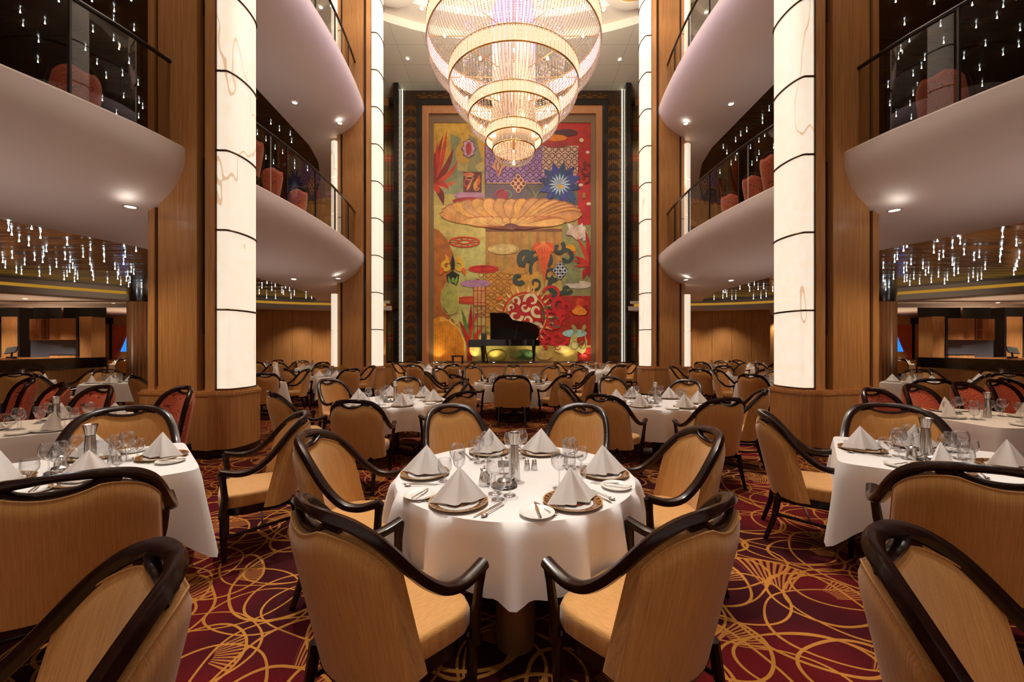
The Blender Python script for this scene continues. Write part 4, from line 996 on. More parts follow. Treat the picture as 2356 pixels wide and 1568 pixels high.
def mk_napkin(variant):
    mb = MB(); n = 48; rows = []
    W_, D_, H_ = .156, .068, .172
    def base(a):
        x = cos(a); y = sin(a)
        bx = W_*(abs(x)**1.25)*(1 if x >= 0 else -1); by = D_*y*(1-abs(x)**1.5*.85)
        if y < 0:                                       # folds opening at the front
            u = abs(x)
            if variant == 0: by += .030*cos(min(u/.45, 1)*pi)*(1-u)+.012*sin(9*x)*(u < .6)
            else: by += .022*sin(7*x+.5)*(1-u)
        return bx, by
    for j in range(11):
        t = j/10; k = 1-t; row = []
        for i in range(n):
            a = 2*pi*i/n; bx, by = base(a); cx_ = .008*(variant*2-1)*t
            xx = bx*(k*.98+.02*(1-t)); yy = by*(k**.85)+.012*t
            zz = H_*t-(.012*(1-k)*0); row.append((xx+cx_, yy, zz))
        rows.append(row)
    mb.grid(rows, 'linen', closed=True)
    return thing1('folded_napkin', mb, 'napkin', 75)
NAP = [mk_napkin(0), mk_napkin(1)]
def mk_tux():
    root = empty('black_tie_napkin'); mb = MB()
    mb.prism([(-.045, -.015), (.045, -.015), (.035, .02), (-.035, .02)], 0, .10, 'linen')
    for k in range(5): mb.tube([(-.032+k*.016, -.018, .01), (-.026+k*.013, -.012, .145)], .009, 'linen', 6)
    mb.build('white_pleats', root); b = MB()
    for sx_ in (-1, 1): b.add([(sx_*.02, -.03, 0), (sx_*.11, .0, .0), (sx_*.075, .02, .125), (sx_*.045, -.018, .02), (sx_*.02, .03, 0), (sx_*.10, .03, .02)], [(0, 1, 2, 3), (4, 5, 2, 3), (0, 1, 5, 4)], 'blacktie')
    b.build('black_wings', root); root['category'] = 'napkin'; return root
TUX = mk_tux()
def mk_fork():
    mb = MB(); s_ = smooth_path([(0, -.10, .004), (0, -.06, .006), (0, -.01, .008), (0, .03, .010), (0, .045, .008)], 3)
    mb.tube(s_, [.0045, .0045, .0042, .004, .0035, .003, .0028, .0026, .0026, .003, .004, .006, .009], 'silver', 6, r2=.0016, up=(1, 0, 0))
    for k in range(4): x = -.0084+k*.0056; mb.tube([(x*.9, .045, .008), (x, .065, .004), (x, .095, .009)], [.0016, .0014, .0009], 'silver', 4, r2=.0012, up=(1, 0, 0))
    mb.tube([(-.009, .046, .0078), (.009, .046, .0078)], .0035, 'silver', 6, r2=.0014, up=(0, 1, 0))
    return thing1('dinner_fork', mb, 'fork')
def mk_knife(L, nm):
    mb = MB(); k = L/.23
    mb.tube([(0, -.115*k, .005), (0, -.105*k, .005), (0, -.03*k, .005), (0, -.015*k, .005)], [.004, .0065, .005, .004], 'silver', 8, r2=.004, up=(1, 0, 0))
    mb.prism([(-.004, -.015*k), (.006, -.015*k), (.008, .05*k), (.005, .10*k), (-.001, .115*k), (-.005, .09*k)], .003, .0048, 'silver')
    return thing1(nm, mb, 'knife')
FORK, KNIFE, BKNIFE = mk_fork(), mk_knife(.23, 'dinner_knife'), mk_knife(.17, 'butter_knife')
def mk_spoon():
    mb = MB(); s_ = smooth_path([(0, -.10, .004), (0, -.05, .006), (0, .02, .008), (0, .05, .006)], 3)
    mb.tube(s_, .0035, 'silver', 6, r2=.0015, up=(1, 0, 0)); T_ = Matrix.Translation((0, .07, .004)) @ Matrix.Diagonal((1, 1.5, 1, 1)); mb.lathe([(.001, 0), (.009, .001), (.0145, .006), (.0135, .0065), (.008, .003), (.001, .002)], 16, 'silver', T_)
    return thing1('table_spoon', mb, 'spoon')
SPOON = mk_spoon()
def mk_vase():
    root = empty('steel_vase'); MB().lathe([(.001, 0), (.036, 0), (.037, .012), (.029, .17), (.026, .215), (.0262, .22)], 24, 'steel').build('body', root, 60)
    MB().lathe([(.0262, .220), (.0262, .224)], 24, 'blackmatt').build('collar', root); MB().lathe([(.0262, .224), (.030, .245), (.040, .292), (.0405, .296), (.036, .293), (.026, .25), (.001, .24)], 24, 'steel').build('flared_top', root, 60)
    root['category'] = 'vase'; return root
VASE = mk_vase()
def mk_creamer():
    root = empty('steel_creamer'); MB().lathe([(.001, 0), (.034, 0), (.036, .006), (.030, .05), (.022, .082), (.024, .09)], 24, 'steel').tube([(.024, 0, .08), (.04, 0, .092)], [.010, .006], 'steel', 8).build('body', root, 60)
    MB().lathe([(.025, .09), (.018, .098), (.005, .100), (.004, .106), (.009, .116), (.001, .118)], 20, 'steel').build('lid', root, 60)
    MB().tube(smooth_path([(-.026, 0, .082), (-.052, 0, .075), (-.052, 0, .04), (-.033, 0, .025)], 4), .004, 'steel', 6).build('handle', root)
    root['category'] = 'jug'; return root
CREAM = mk_creamer()
def mk_shaker():
    root = empty('salt_shaker'); MB().lathe([(.001, 0), (.021, 0), (.022, .004), (.017, .05), (.016, .054)], 20, 'steel').build('body', root, 60); MB().lathe([(.016, .054), (.0165, .06), (.012, .068), (.001, .070)], 20, 'silver').build('cap', root, 60)
    root['category'] = 'shaker'; return root
SHAK = mk_shaker()
def mk_butter():
    root = empty('butter_dish'); MB().lathe([(.001, .004), (.05, .004), (.075, .014), (.077, .012), (.05, 0), (.001, 0)], 28, 'steel').build('saucer', root, 60)
    MB().lathe([(.045, .006), (.046, .03), (.040, .042), (.008, .048), (.004, .055), (.009, .064), (.001, .067)], 28, 'steel').build('lid', root, 60); root['category'] = 'dish'; return root
BUT = mk_butter()
SEG = {}
def text_obj(txt, size, parent, loc, rot, mat='blackmatt', name='number'):
    cu = bpy.data.curves.new(name, 'FONT'); cu.body = txt; cu.size = size; cu.extrude = .0006; cu.offset = .0009; cu.align_x = 'CENTER'; cu.align_y = 'CENTER'; cu.materials.append(M[mat])
    o0 = bpy.data.objects.new('text_source', cu); COL.objects.link(o0); bpy.context.view_layer.update()
    me = bpy.data.meshes.new_from_object(o0.evaluated_get(bpy.context.evaluated_depsgraph_get())); bpy.data.objects.remove(o0)
    o = bpy.data.objects.new(name, me); COL.objects.link(o); o.parent = parent; o.location = loc; o.rotation_euler = rot; return o
def number_stand(x, y, txt, rz, label, z=ZT):
    r_ = empty('table_number_stand', (x, y, z), rz); tag(r_, label, 'table number')
    MB().box(-.062, .062, -.002, .002, .045, .088, 'steel').build('plate', r_)
    MB().box(-.052, -.048, -.002, .002, 0, .046, 'steel').box(.048, .052, -.002, .002, 0, .046, 'steel').box(-.055, .055, -.015, .015, 0, .004, 'steel').build('stand', r_)
    text_obj(txt, .036, r_, (0, -.0035, .067), (pi/2, 0, 0)); return r_

# ------------------------------------------------------------------ laying a table
PLACES = {}
def lay(cx_, cy_, settings, tname, detail, charger=True, gl=3, rs=1.0, nap=None):
    """settings: (angle in degrees, charger radius, place name)"""
    rnd = random.Random(int(cx_*100+cy_*37))
    for (deg, rc, nm) in settings:
        a = R(deg); ux, uy = cos(a), sin(a); vx, vy = sin(a), -cos(a)      # v points to the sitter's left
        face = atan2(uy, ux)+pi/2
        def at(r_, l_): return (cx_+ux*r_+vx*l_, cy_+uy*r_+vy*l_)
        rzj = face+rnd.uniform(-.1, .1); spot = '%s of %s' % (nm, tname)
        x, y = at(rc, 0)
        if nap != 'tux' or True:
            place(CHG if charger else PLN, (x, y, ZT), rnd.uniform(0, 6), ('brown and gold rimmed charger plate at the ' if charger else 'white plate under a napkin at the ')+spot)
        if nap == 'tux': place(TUX, (x, y, ZT+.021), face-pi+pi/2*0, 'black and white waistcoat folded napkin at the '+spot)
        else: 
            # napkins stand turned towards the room, as laid
            place(NAP[rnd.randint(0, 1)], (x, y, ZT+.0195), rnd.uniform(-.35, .35)+(rnd.choice((0, .3)) if detail else 0), 'white peaked napkin at the '+spot)
        if detail >= 1:
            x, y = at(rc+.03, .245*rs); place(BRD, (x, y, ZT), 0, 'small white bread plate at the '+spot)
            if detail >= 2: place(BKNIFE, (x+.005, y, ZT+.017), face+rnd.uniform(-.9, .2), 'butter knife on the bread plate at the '+spot)
        if detail >= 2:
            for q, w_ in ((.176, 'inner'), (.198, 'outer')):
                x, y = at(rc+.01-(.02 if w_ == 'inner' else 0), -0+q*.92*rs+0)
                place(FORK, (x, y, ZT), face+pi+rnd.uniform(-.12, .12), '%s silver dinner fork at the %s' % (w_, spot))
            x, y = at(rc, -.185*rs); place(KNIFE, (x, y, ZT), face+pi+rnd.uniform(-.1, .1), 'silver dinner knife at the '+spot)
            x, y = at(rc, -.215*rs); place(SPOON, (x, y, ZT), face+pi+rnd.uniform(-.1, .1), 'silver spoon beside the knife at the '+spot)
        base = rc-.20
        offs = [(base+.0, -.085, GB, 'large balloon wine glass'), (base-.035, -.165, GT, 'slim tulip wine glass'), (base+.055, -.16, GG, 'short stemmed water goblet')]
        for (r_, l_, g, w_) in offs[:gl]:
            x, y = at(r_+rnd.uniform(-.015, .015), l_*rs+rnd.uniform(-.015, .015)); place(g, (x, y, ZT), rnd.uniform(0, 6), '%s at the %s' % (w_, spot))
SIX = lambda base, r_: [(base+60*k, r_, n) for k, n in enumerate(('front right place', 'right place', 'back right place', 'back left place', 'left place', 'front left place'))]
FOUR = lambda base, r_: [(base+90*k, r_, n) for k, n in enumerate(('front place', 'right place', 'back place', 'left place'))]
def centre(cx_, cy_, tname, full=True):
    place(VASE, (cx_-.01, cy_+.02, ZT), 0, 'tall brushed steel vase with flared top in the middle of '+tname)
    if full:
        place(CREAM, (cx_-.16, cy_-.03, ZT), 2.5, 'steel creamer jug with lid on '+tname)
        for k, w_ in enumerate(('left', 'right')): place(SHAK, (cx_+.05+.055*k, cy_+.10, ZT), 0, '%s one of two steel shakers on %s' % (w_, tname))
        place(BUT, (cx_-.08, cy_-.10, ZT), 0, 'covered steel butter dish on '+tname)

# ---- T0 round table 119
T0 = (.02, 2.66); TN = 'the front middle table'
table_root(T0[0], T0[1], 'round dining table numbered 119, nearest the camera in the middle', True, .757, post=(.02, 2.17))
cloth_for(T0[0], T0[1], 0, round_cloth(.757, .33, 3, lambda a: .075*min(1, max(0, 1.9-abs(a-1.5*pi)/.22)), 15, .085), 'white floor-skimming cloth with deep folds on round table 119')
lay(T0[0], T0[1], [(-60, .60, 'front right place'), (-4, .58, 'right place'), (68, .53, 'back right place'), (112, .53, 'back left place'), (184, .585, 'left place'), (240, .605, 'front left place')], TN, 2)
place(VASE, (.015, 2.51, ZT), 0, 'tall brushed steel vase with flared top in the middle of the front middle table'); place(CREAM, (-.165, 2.42, ZT), 2.2, 'steel creamer jug with lid on the front middle table'); place(BUT, (-.045, 2.40, ZT), 0, 'covered steel butter dish on the front middle table')
for k, w_ in enumerate(('left', 'right')): place(SHAK, (.10+.05*k, 2.72, ZT), 0, '%s one of two steel shakers on the front middle table' % w_)
number_stand(-.03, 2.63, '119', .05, 'steel stand with the number 119 in the middle of its table')
G = 'armchairs around table 119'
chair_at(-.74, 1.45, .66, .75, 'gold striped armchair with dark wood frame seen from behind, front left of table 119', G)
chair_at(.765, 1.46, -.66, .75, 'gold striped armchair with dark wood frame seen from behind, front right of table 119', G)
for (px, top, nm) in [(700, 996, 'at the left side of table 119'), (1640, 987, 'at the right side of table 119'), (1032, 930, 'facing the camera at the back left of table 119'), (1345, 929, 'facing the camera at the back right of table 119')]:
    chair_px(px, top, T0, 'gold striped armchair '+nm, G)

# ---- T1 and T2 square tables left and right
T1 = (-2.88, 2.75); T2 = (3.10, 3.0)
for (T_, ax, nm, lab) in [(T1, atan2(.69, .72), 'the front left table', 'square dining table in front of the near left pillar'), (T2, atan2(.8, .6), 'the front right table', 'square dining table numbered 120 in front of the near right pillar')]:
    table_root(T_[0], T_[1], lab, False, .50, ax)
    cloth_for(T_[0], T_[1], ax, square_cloth(.55, .42, .17, 4), 'white cloth with hanging corners on '+nm)
lay(T1[0], T1[1], [(-45, .38, 'near place'), (45, .38, 'right place'), (132, .36, 'far place'), (225, .38, 'left place')], 'the front left table', 2, rs=.85)
lay(T2[0], T2[1], [(-127, .38, 'near place'), (-35, .38, 'right place'), (55, .38, 'far place'), (140, .38, 'left place')], 'the front right table', 2, rs=.85)
centre(T1[0], T1[1], 'the front left table'); centre(T2[0], T2[1], 'the front right table')
number_stand(3.38, 3.15, '120', -.05, 'steel stand with the number 120 on its square table')
G = 'armchairs around the front left square table'
chair_px(122, 1097, T1, 'wide gold armchair seen from behind at the near side of the front left table', G, wide=True)
chair_px(292, 935, T1, 'wide gold armchair facing the camera beyond the front left square table', G, wide=True)
chair_px(706, 948, T1, 'gold armchair at the right side of the front left square table', G)
chair_at(-.935, 1.12, -.56, -.64, 'gold armchair cut off by the bottom left corner of the picture', 'armchairs cut off by the picture')
G = 'armchairs around table 120'
chair_px(2310, 1079, T2, 'wide gold armchair seen from behind at the near side of table 120', G, wide=True)
chair_px(2042, 929, T2, 'wide gold armchair facing the camera beyond table 120', G, wide=True)
chair_px(1748, 946, T2, 'gold armchair turned sideways at the left side of table 120', G)
chair_at(1.13, 1.25, .46, -.70, 'gold armchair cut off by the bottom right corner of the picture', 'armchairs cut off by the picture')

# ---- T3, T4 round tables behind
T3 = (-1.77, 6.15); T4 = (2.14, 6.0)
for (T_, nm, base, lab) in [(T3, 'the left middle table', -65, 'round dining table behind table 119, between it and the near left pillar'), (T4, 'the right middle table', -70, 'round dining table behind table 119, between it and the near right pillar')]:
    table_root(T_[0], T_[1], lab, True, .757)
    cloth_for(T_[0], T_[1], .4, round_cloth(.757, .36, 7+base, None, 11, .05), 'white folded cloth covering '+nm)
    lay(T_[0], T_[1], SIX(base, .58), nm, 1); centre(T_[0], T_[1], nm, True)
G = 'armchairs of the left round table behind table 119'
for (px, top, nm) in [(808, 921, 'seen from behind, in front of'), (620, 900, 'seen edge-on at the left of'), (752, 872, 'facing the camera at the back left of'), (938, 866, 'facing the camera at the back of'), (1072, 876, 'at the back right of'), (1078, 899, 'seen from behind at the front right of')]:
    chair_px(px, top, T3, 'gold armchair %s the left middle table' % nm, G)
G = 'armchairs of the right round table behind table 119'
for (px, top, nm) in [(1379, 907, 'seen from behind at the front left of'), (1680, 916, 'seen from behind at the front right of'), (1765, 895, 'at the right of'), (1585, 873, 'facing the camera at the back right of'), (1400, 866, 'facing the camera at the back left of'), (1288, 881, 'seen edge-on at the left of')]:
    chair_px(px, top, T4, 'gold armchair %s the right middle table' % nm, G)

# ---- T5 centre table with black napkins
T5 = (.05, 9.5); nm = 'the black napkin table'
table_root(T5[0], T5[1], 'large round table with black and white napkins below the chandelier', True, .93)
cloth_for(T5[0], T5[1], 1.1, round_cloth(.93, .42, 21, None, 13, .05), 'white cloth on the large round table with black napkins')
lay(T5[0], T5[1], [(-90+45*k, .75, n) for k, n in enumerate(('front place', 'front right place', 'right place', 'back right place', 'back place', 'back left place', 'left place', 'front left place'))], nm, 1, nap='tux', gl=3)
centre(T5[0], T5[1], nm, True); pass
G = 'armchairs around the table with black napkins'
chair_px(1177, 863, T5, 'wide gold armchair seen squarely from behind at the table with black napkins', G, wide=True)
for (px, top, n_) in [(1040, 861, 'seen from behind at the front left of'), (1309, 860, 'seen from behind at the front right of'), (976, 854, 'seen from behind at the left of'), (1002, 846, 'facing right at the far left of'), (1368, 854, 'seen from behind at the right of'), (1345, 846, 'facing left at the far right of'), (1083, 841, 'at the back left of'), (1181, 838, 'at the back of'), (1273, 841, 'at the back right of')]:
    chair_px(px, top, T5, 'gold armchair %s the black napkin table' % n_, G)

# ---- side tables by the near pillars and the lower tables further off
def far_table(cx_, cy_, nm, rnd_=False, Rr=.5, rz=0, chairs=(), lab=None, gl=2, detail=0, red=(), base=-60, wide=()):
    table_root(cx_, cy_, 'white draped dining table, '+nm if lab is None else lab, rnd_, Rr-(.006 if rnd_ else .05), rz)
    mb = round_cloth(Rr, .36, int(cx_*7), None, 11, .05) if rnd_ else square_cloth(Rr, .40, .16, int(cx_*3))
    cloth_for(cx_, cy_, rz, mb, 'white cloth on '+nm)
    if rnd_: st = SIX(base, Rr-.18)
    else: st = [(math.degrees(rz)+90*k, Rr-.17, n) for k, n in enumerate(('first place', 'second place', 'third place', 'fourth place'))]
    def posname(deg):
        x, y = cos(R(deg)), sin(R(deg)); return ('back ' if y > .35 else 'front ' if y < -.35 else '')+('right' if x > .3 else 'left' if x < -.3 else 'middle')+' place'
    seen = {}; out = []
    for (dg, r_, n) in st:
        q = posname(dg)
        if q in seen: q = q.replace('place', 'side place')
        seen[q] = 1; out.append((dg, r_, q))
    lay(cx_, cy_, out, nm, detail, charger=False, gl=gl, rs=.85)
    place(VASE, (cx_, cy_, ZT), 0, 'tall steel vase in the middle of '+nm)
    for k, dg in enumerate(chairs):
        isred = k in red; ds = Rr+(.62 if rnd_ else .66); x, y = cx_+ds*cos(R(dg)), cy_+ds*sin(R(dg))
        q = posname(dg).replace(' place', ' side')
        chair_at(x, y, cx_-x, cy_-y, '%s at the %s of %s' % ('red scroll patterned chair' if isred else 'gold armchair', q, nm), 'chairs around '+nm, red=isred)
for s, A in ((-1, 'left'), (1, 'right')):
    far_table(s*9.2, 9.3, 'the %s aisle table' % A, False, .5, R(40), (50, 140, 230) if s < 0 else (130, 40, 310), gl=3)
    far_table(s*11.5, 9.5, 'the %s partition table' % A, False, .5, R(45), (45, 135, 225, 315), gl=3)
    far_table(s*9.0, 12.9, 'the %s balcony table' % A, False, .5, R(30), (30, 120, 210, 300), gl=2)
    far_table(s*9.8, 16.2, 'the %s wood-wall table' % A, False, .5, R(10), (10, 100, 190, 280), gl=2)
    far_table(s*7.7, 15.6, 'the %s corner table' % A, False, .5, R(45), (45, 135, 225, 315), gl=2)
nmL = 'the table left behind the near left pillar'
far_table(-5.95, 9.4, 'the near left pillar table', False, .5, R(48), (-47-2, 135, 45), gl=3)
far_table(5.75, 9.1, 'the near right pillar table', False, .5, R(40), (222, 130, 45), gl=3)
far_table(-5.0, 11.25, 'the far left pillar table', False, .52, R(40), (-42, 130, 220, 40), gl=3)
far_table(5.55, 11.1, 'the far right pillar table', False, .52, R(50), (140, 50, 225, -40), gl=3)
far_table(-2.75, 14.2, 'the left stage table', True, .92, 0, (-105, -55, 80, 125, 170, 25), gl=3, base=-65)
far_table(2.9, 14.0, 'the right stage table', True, .92, 0, (-70, -125, 100, 55, 10, 150), gl=3, base=-75)
# tables outside the near pillars, one of them numbered 158
TL = (-4.85, 4.30); TR_ = (5.55, 4.72)
far_table(TL[0], TL[1], 'the left red-chair table', False, .62, R(45), (), lab='square dining table numbered 158 beside the near left pillar', gl=3, detail=1)
far_table(TR_[0], TR_[1], 'the right red-chair table', False, .62, R(0), (), lab='square dining table behind table 120 beside the near right pillar', gl=3, detail=1)
number_stand(-5.42, 4.36, '158', .25, 'steel stand with the number 158 at the edge of its table')
G = 'red chairs around table 158'
for (px, top, n_, fc) in [(430, 888, 'right of table 158, against the near left pillar', (-.3, -1)), (243, 886, 'behind table 158 beside the pillar', (-.1, -1)), (152, 880, 'second behind table 158', (-.5, -1)), (78, 868, 'third behind table 158', (-.5, -1))]:
    chair_px(px, top, TL, 'red scroll patterned chair '+n_, G, red=True, face=fc)
G = 'red chairs around the table behind table 120'
for (px, top, n_, fc) in [(2000, 892, 'nearest the right pillar', (.15, -1)), (2093, 884, 'second from the right pillar', (.15, -1)), (2205, 879, 'third from the right pillar', (.1, -1)), (2280, 873, 'fourth from the right pillar', (.2, -1)), (2305, 869, 'farthest from the right pillar', (.2, -1))]:
    chair_px(px, top, TR_, 'red scroll patterned chair %s' % n_, G, red=True, face=fc)
chair_px(300, 862, (-6.9, 9.0), 'wide beige armchair left of the near left pillar, seen from behind', 'armchairs beside the pillars', wide=True)
chair_px(2150, 872, (8.6, 8.8), 'beige armchair seen from behind right of the near right pillar', 'armchairs beside the pillars')

# ------------------------------------------------------------------ black partitions, fluted columns, waiter stations, windows
for s, A in ((-1, 'left'), (1, 'right')):
    r_ = empty('partition'); tag(r_, 'low black topped partition behind the %s side tables' % A, 'partition')
    P0, P1 = (12.3, 5.5), (13.2, 13.0)
    def wall_seg(a, b, th, z0, z1, m):
        dx, dy = b[0]-a[0], b[1]-a[1]; L = hypot(dx, dy); nx, ny = dy/L*th/2, -dx/L*th/2
        mb = MB().prism([(a[0]+nx, a[1]+ny), (b[0]+nx, b[1]+ny), (b[0]-nx, b[1]-ny), (a[0]-nx, a[1]-ny)], z0, z1, m)
        return mirror(mb) if s < 0 else mb
    wall_seg(P0, P1, .12, 0, .93, 'veneer').build('wood_base', r_)
    wall_seg((12.3, 5.4), (13.22, 13.1), .20, .93, 1.20, 'black').build('black_band', r_)
    wall_seg((12.45, 5.4), (13.4, 13.15), .5, 1.20, 1.24, 'black').build('top_ledge', r_)
    c = empty('fluted_column', (s*12.42+ROOM_X*0, 13.55, 0)); tag(c, 'round fluted column with grey capital at the end of the %s partition' % A, 'column')
    fl = []; n = 96
    for z in (0, 3.06): fl.append([((.35+.016*cos(24*2*pi*i/n))*cos(2*pi*i/n), (.35+.016*cos(24*2*pi*i/n))*sin(2*pi*i/n), z) for i in range(n)])
    MB().grid(fl, 'cherry', closed=True).build('fluted_shaft', c); MB().lathe([(.37, 3.06), (.385, 3.08), (.37, 3.10), (.37, 3.56)], 40, 'steel').build('capital', c)
    # waiter station
    st = empty('waiter_station', (s*18.6, 16.2, 0), s*-.30*0); tag(st, 'oak waiter station with wall cabinets behind the %s partition' % A, 'sideboard')
    def fb(mb, nm_, par=st, **kw):
        if s < 0: mirror(mb)
        return mb.build(nm_, par, **kw)
    # local x grows outward; the row is slightly slanted
    Z0, Z1 = 1.85, 2.72
    def sl(x): return .55*(x+1.25)/2.6
    for (a, b) in ((-1.05, -.25), (.25, .75), (.75, 1.25)) if False else ((-.60, -.10), (-.10, .0)) if False else ():
        pass
    boxes = [(-1.25, -.52, 'end_cabinet'), (-.52, .10, 'cabinet'), (.62, 1.20, 'cabinet')]
    for (a, b, nm_) in boxes:
        cbt = fb(MB().box(a, b, sl(a), sl(a)+.4, Z0, Z1, 'cherry'), nm_)
        k = 2 if nm_ == 'cabinet' else 1
        for j in range(k):
            u0 = a+(b-a)*j/k+.006; u1 = a+(b-a)*(j+1)/k-.006
            d_ = fb(MB().box(u0, u1, sl(a)-.018, sl(a), Z0+.006, Z1-.006, 'cherry'), 'door', cbt)
            if k == 2:
                hx = u1-.05 if j == 0 else u0+.05
                fb(MB().tube([(hx-.02, sl(a)-.02, Z0+.22), (hx-.02, sl(a)-.045, Z0+.21), (hx-.02, sl(a)-.045, Z0+.08), (hx-.02, sl(a)-.02, Z0+.07)], .006, 'steel', 5), 'handle', cbt)
    sh = MB()
    for x in (.10, .36, .60): sh.box(x, x+.02, sl(.1), sl(.1)+.36, Z0, Z1, 'cherry')
    for z in (Z0, (Z0+Z1)/2-.01, Z1-.02): sh.box(.10, .62, sl(.1), sl(.1)+.36, z, z+.02, 'cherry')
    sh.box(.10, .62, sl(.1)+.36, sl(.1)+.38, Z0, Z1, 'veneer'); fb(sh, 'open_shelf')
    fb(MB().box(-1.3, 1.35, .55, .60, 1.15, 1.85, 'tile_blue'), 'backsplash')
    fb(MB().box(-1.45, 1.9, -.15, .55, 1.08, 1.14, 'cherry').box(-1.45, 1.9, -.1, .5, 0, 1.08, 'veneer'), 'counter')
    fb(MB().box(-1.85, -1.32, -.1, .45, 0, 2.78, 'veneer').box(-1.36, -1.28, -.14, -.06, 1.2, 2.78, 'blackmatt').box(-1.32, -.3, -.2, -.12, 1.1, 1.24, 'veneer').box(-1.32, -.3, -.21, -.11, 1.24, 1.27, 'blackmatt'), 'end_panel')
    fb(MB().box(-1.9, -1.35, -.1, .45, 2.78, 3.24, 'blackmatt').box(-.85, -.4, .2, .7, 2.74, 3.24, 'blackmatt').box(.35, .95, .3, .8, 2.74, 3.24, 'blackmatt'), 'ceiling_duct')
    fb(MB().box(2.25, 3.0, .9, 1.4, 0, 2.85, 'veneer').box(2.17, 2.26, .85, 1.45, 0, 2.85, 'blackmatt').box(2.2, 3.05, .85, 1.45, 2.85, 3.22, 'blackmatt'), 'pilaster')
    pt = empty('till_screen', (s*19.75, 15.95, 1.14)); tag(pt, 'black till screen standing on the %s waiter station' % A, 'till')
    MB().box(-.10, .10, -.10, .10, 0, .05, 'blackmatt').tube([(0, 0, .04), (0, .02, .22)], .03, 'blackmatt', 8).build('stand', pt); MB().box(-.2, .2, -.02, .02, -.14, .14, 'blackmatt', Matrix.Translation((0, 0, .30)) @ Matrix.Rotation(R(-30), 4, 'X') @ Matrix.Rotation(R(12*s), 4, 'Y')).build('screen', pt)
    # far wall with windows, drapes and panels
    yw = 21.3; mb = MB()
    mb.box(12.2, 25.9, yw, yw+.15, 0, 1.32, 'veneer').box(12.2, 25.9, yw, yw+.15, 2.70, 3.3, 'veneer')
    for (a, b) in ((12.2, 20.05), (20.95, 24.85), (25.8, 25.95)): mb.box(a, b, yw, yw+.15, 1.32, 2.70, 'veneer')
    if s < 0: mirror(mb)
    structure(mb.build('wall_far_'+A))
    for k, (a, b) in enumerate(((20.05, 20.95), (24.85, 25.8))):
        wn = MB().box(a, b, yw+.08, yw+.10, 1.32, 2.70, 'blue_window').box(a-.04, a+.03, yw-.02, yw+.08, 1.28, 2.74, 'blackmatt').box(b-.03, b+.04, yw-.02, yw+.08, 1.28, 2.74, 'blackmatt')
        if s < 0: mirror(wn)
        structure(wn.build('window_%d' % (k+1+2*(s > 0))))
    def drape(x0_, x1_, z0_, z1_, nm_):
        rows = []; n = 40
        for j in range(9):
            t = j/8; z = z1_+(z0_-z1_)*t; wd = 1-.72*t**1.3; row = []
            for i in range(n+1): row.append((x1_-(x1_-x0_)*wd*(i/n), yw-.075+.03*sin(i*1.3), z))
            rows.append(row)
        d_ = MB().grid(rows, 'orange_drape')
        if s < 0: mirror(d_)
        tag(d_.build('window_drape', ang=60), nm_, 'curtain')
    drape(20.1, 21.0, 1.0, 2.74, 'orange drape tied aside at the blue window by the %s fluted column' % A)
    drape(24.9, 25.9, 1.0, 2.74, 'orange drape at the blue window behind the %s waiter station' % A)
    pn = MB().box(21.15, 21.5, yw-.05, yw, .95, 2.72, 'cherry').box(21.08, 21.16, yw-.08, yw, .9, 2.8, 'blackmatt').box(21.49, 21.57, yw-.08, yw, .9, 2.8, 'blackmatt').box(21.0, 21.65, yw-.1, yw, 2.78, 3.1, 'blackmatt').box(22.0, 22.1, yw-.05, yw, .95, 2.72, 'blackmatt')
    if s < 0: mirror(pn)
    structure(pn.build('trim_'+A))
    # blue lit art panel at the outer edge
    ap = MB().box(21.85, 23.6, 17.3, 17.36, 0, 2.6, 'tile_blue').box(21.8, 21.87, 17.28, 17.38, 0, 2.64, 'blackmatt')
    if s < 0: mirror(ap)
    tag(ap.build('etched_panel'), 'dark blue etched panel beyond the %s waiter station' % A, 'panel')
    # lower ceiling beam
    bm = MB().box(13.6, 20.5, 14.6, 14.9, 3.02, 3.14, 'white_band')
    if s < 0: mirror(bm)
    structure(bm.build('trim_beam_'+A))
# distant place settings seen as a glitter beyond the partition
for s, A in ((-1, 'left'), (1, 'right')):
    far_table(s*18.6, 19.4, 'the %s annex table' % A, False, .5, R(45), (45, 135, 225, 315), gl=2)

# ------------------------------------------------------------------ ceiling lamps
def on_plane(px, py, z, y_off=0): d = (z-CAMZ)*F/(HY-py); return (PX(px, d), d)
dl = empty('downlight'); dl['category'] = 'ceiling light'
MB().lathe([(.085, 0), (.085, -.008), (.068, -.010), (.060, -.002)], 24, 'white_band').build('trim_ring', dl); MB().lathe([(.001, -.004), (.060, -.004)], 20, 'lamp_on').build('lens', dl)
for (px, py, z, nm_) in [(300, 475, 3.495, 'in the near left balcony underside'), (2058, 483, 3.495, 'in the near right balcony underside'), (676, 642, 3.495, 'in the middle left balcony underside, second deck'), (1682, 645, 3.495, 'in the middle right balcony underside, second deck'),
                         (678, 236, 8.115, 'in the middle left balcony underside, third deck'), (1682, 239, 8.115, 'in the middle right balcony underside, third deck'), (782, 283, 8.14, 'beside the far left pillar under the third deck'), (1578, 284, 8.14, 'beside the far right pillar under the third deck'),
                         (778, 640, 3.52, 'beside the far left pillar under the second deck'), (1578, 643, 3.52, 'beside the far right pillar under the second deck'), (938, 135, 13.19, 'in the high ceiling left of the chandelier'), (1426, 137, 13.19, 'in the high ceiling right of the chandelier'),
                         (970, 20, 13.49, 'inside the oval ceiling recess, left'), (1389, 23, 13.49, 'inside the oval ceiling recess, right'), (738, 17, 13.19, 'in the high ceiling behind the left top balustrade'), (1625, 28, 13.19, 'in the high ceiling behind the right top balustrade')]:
    x, y = on_plane(px, py, z); o = place(dl, (x, y, z), 0, 'round white downlight '+nm_); 
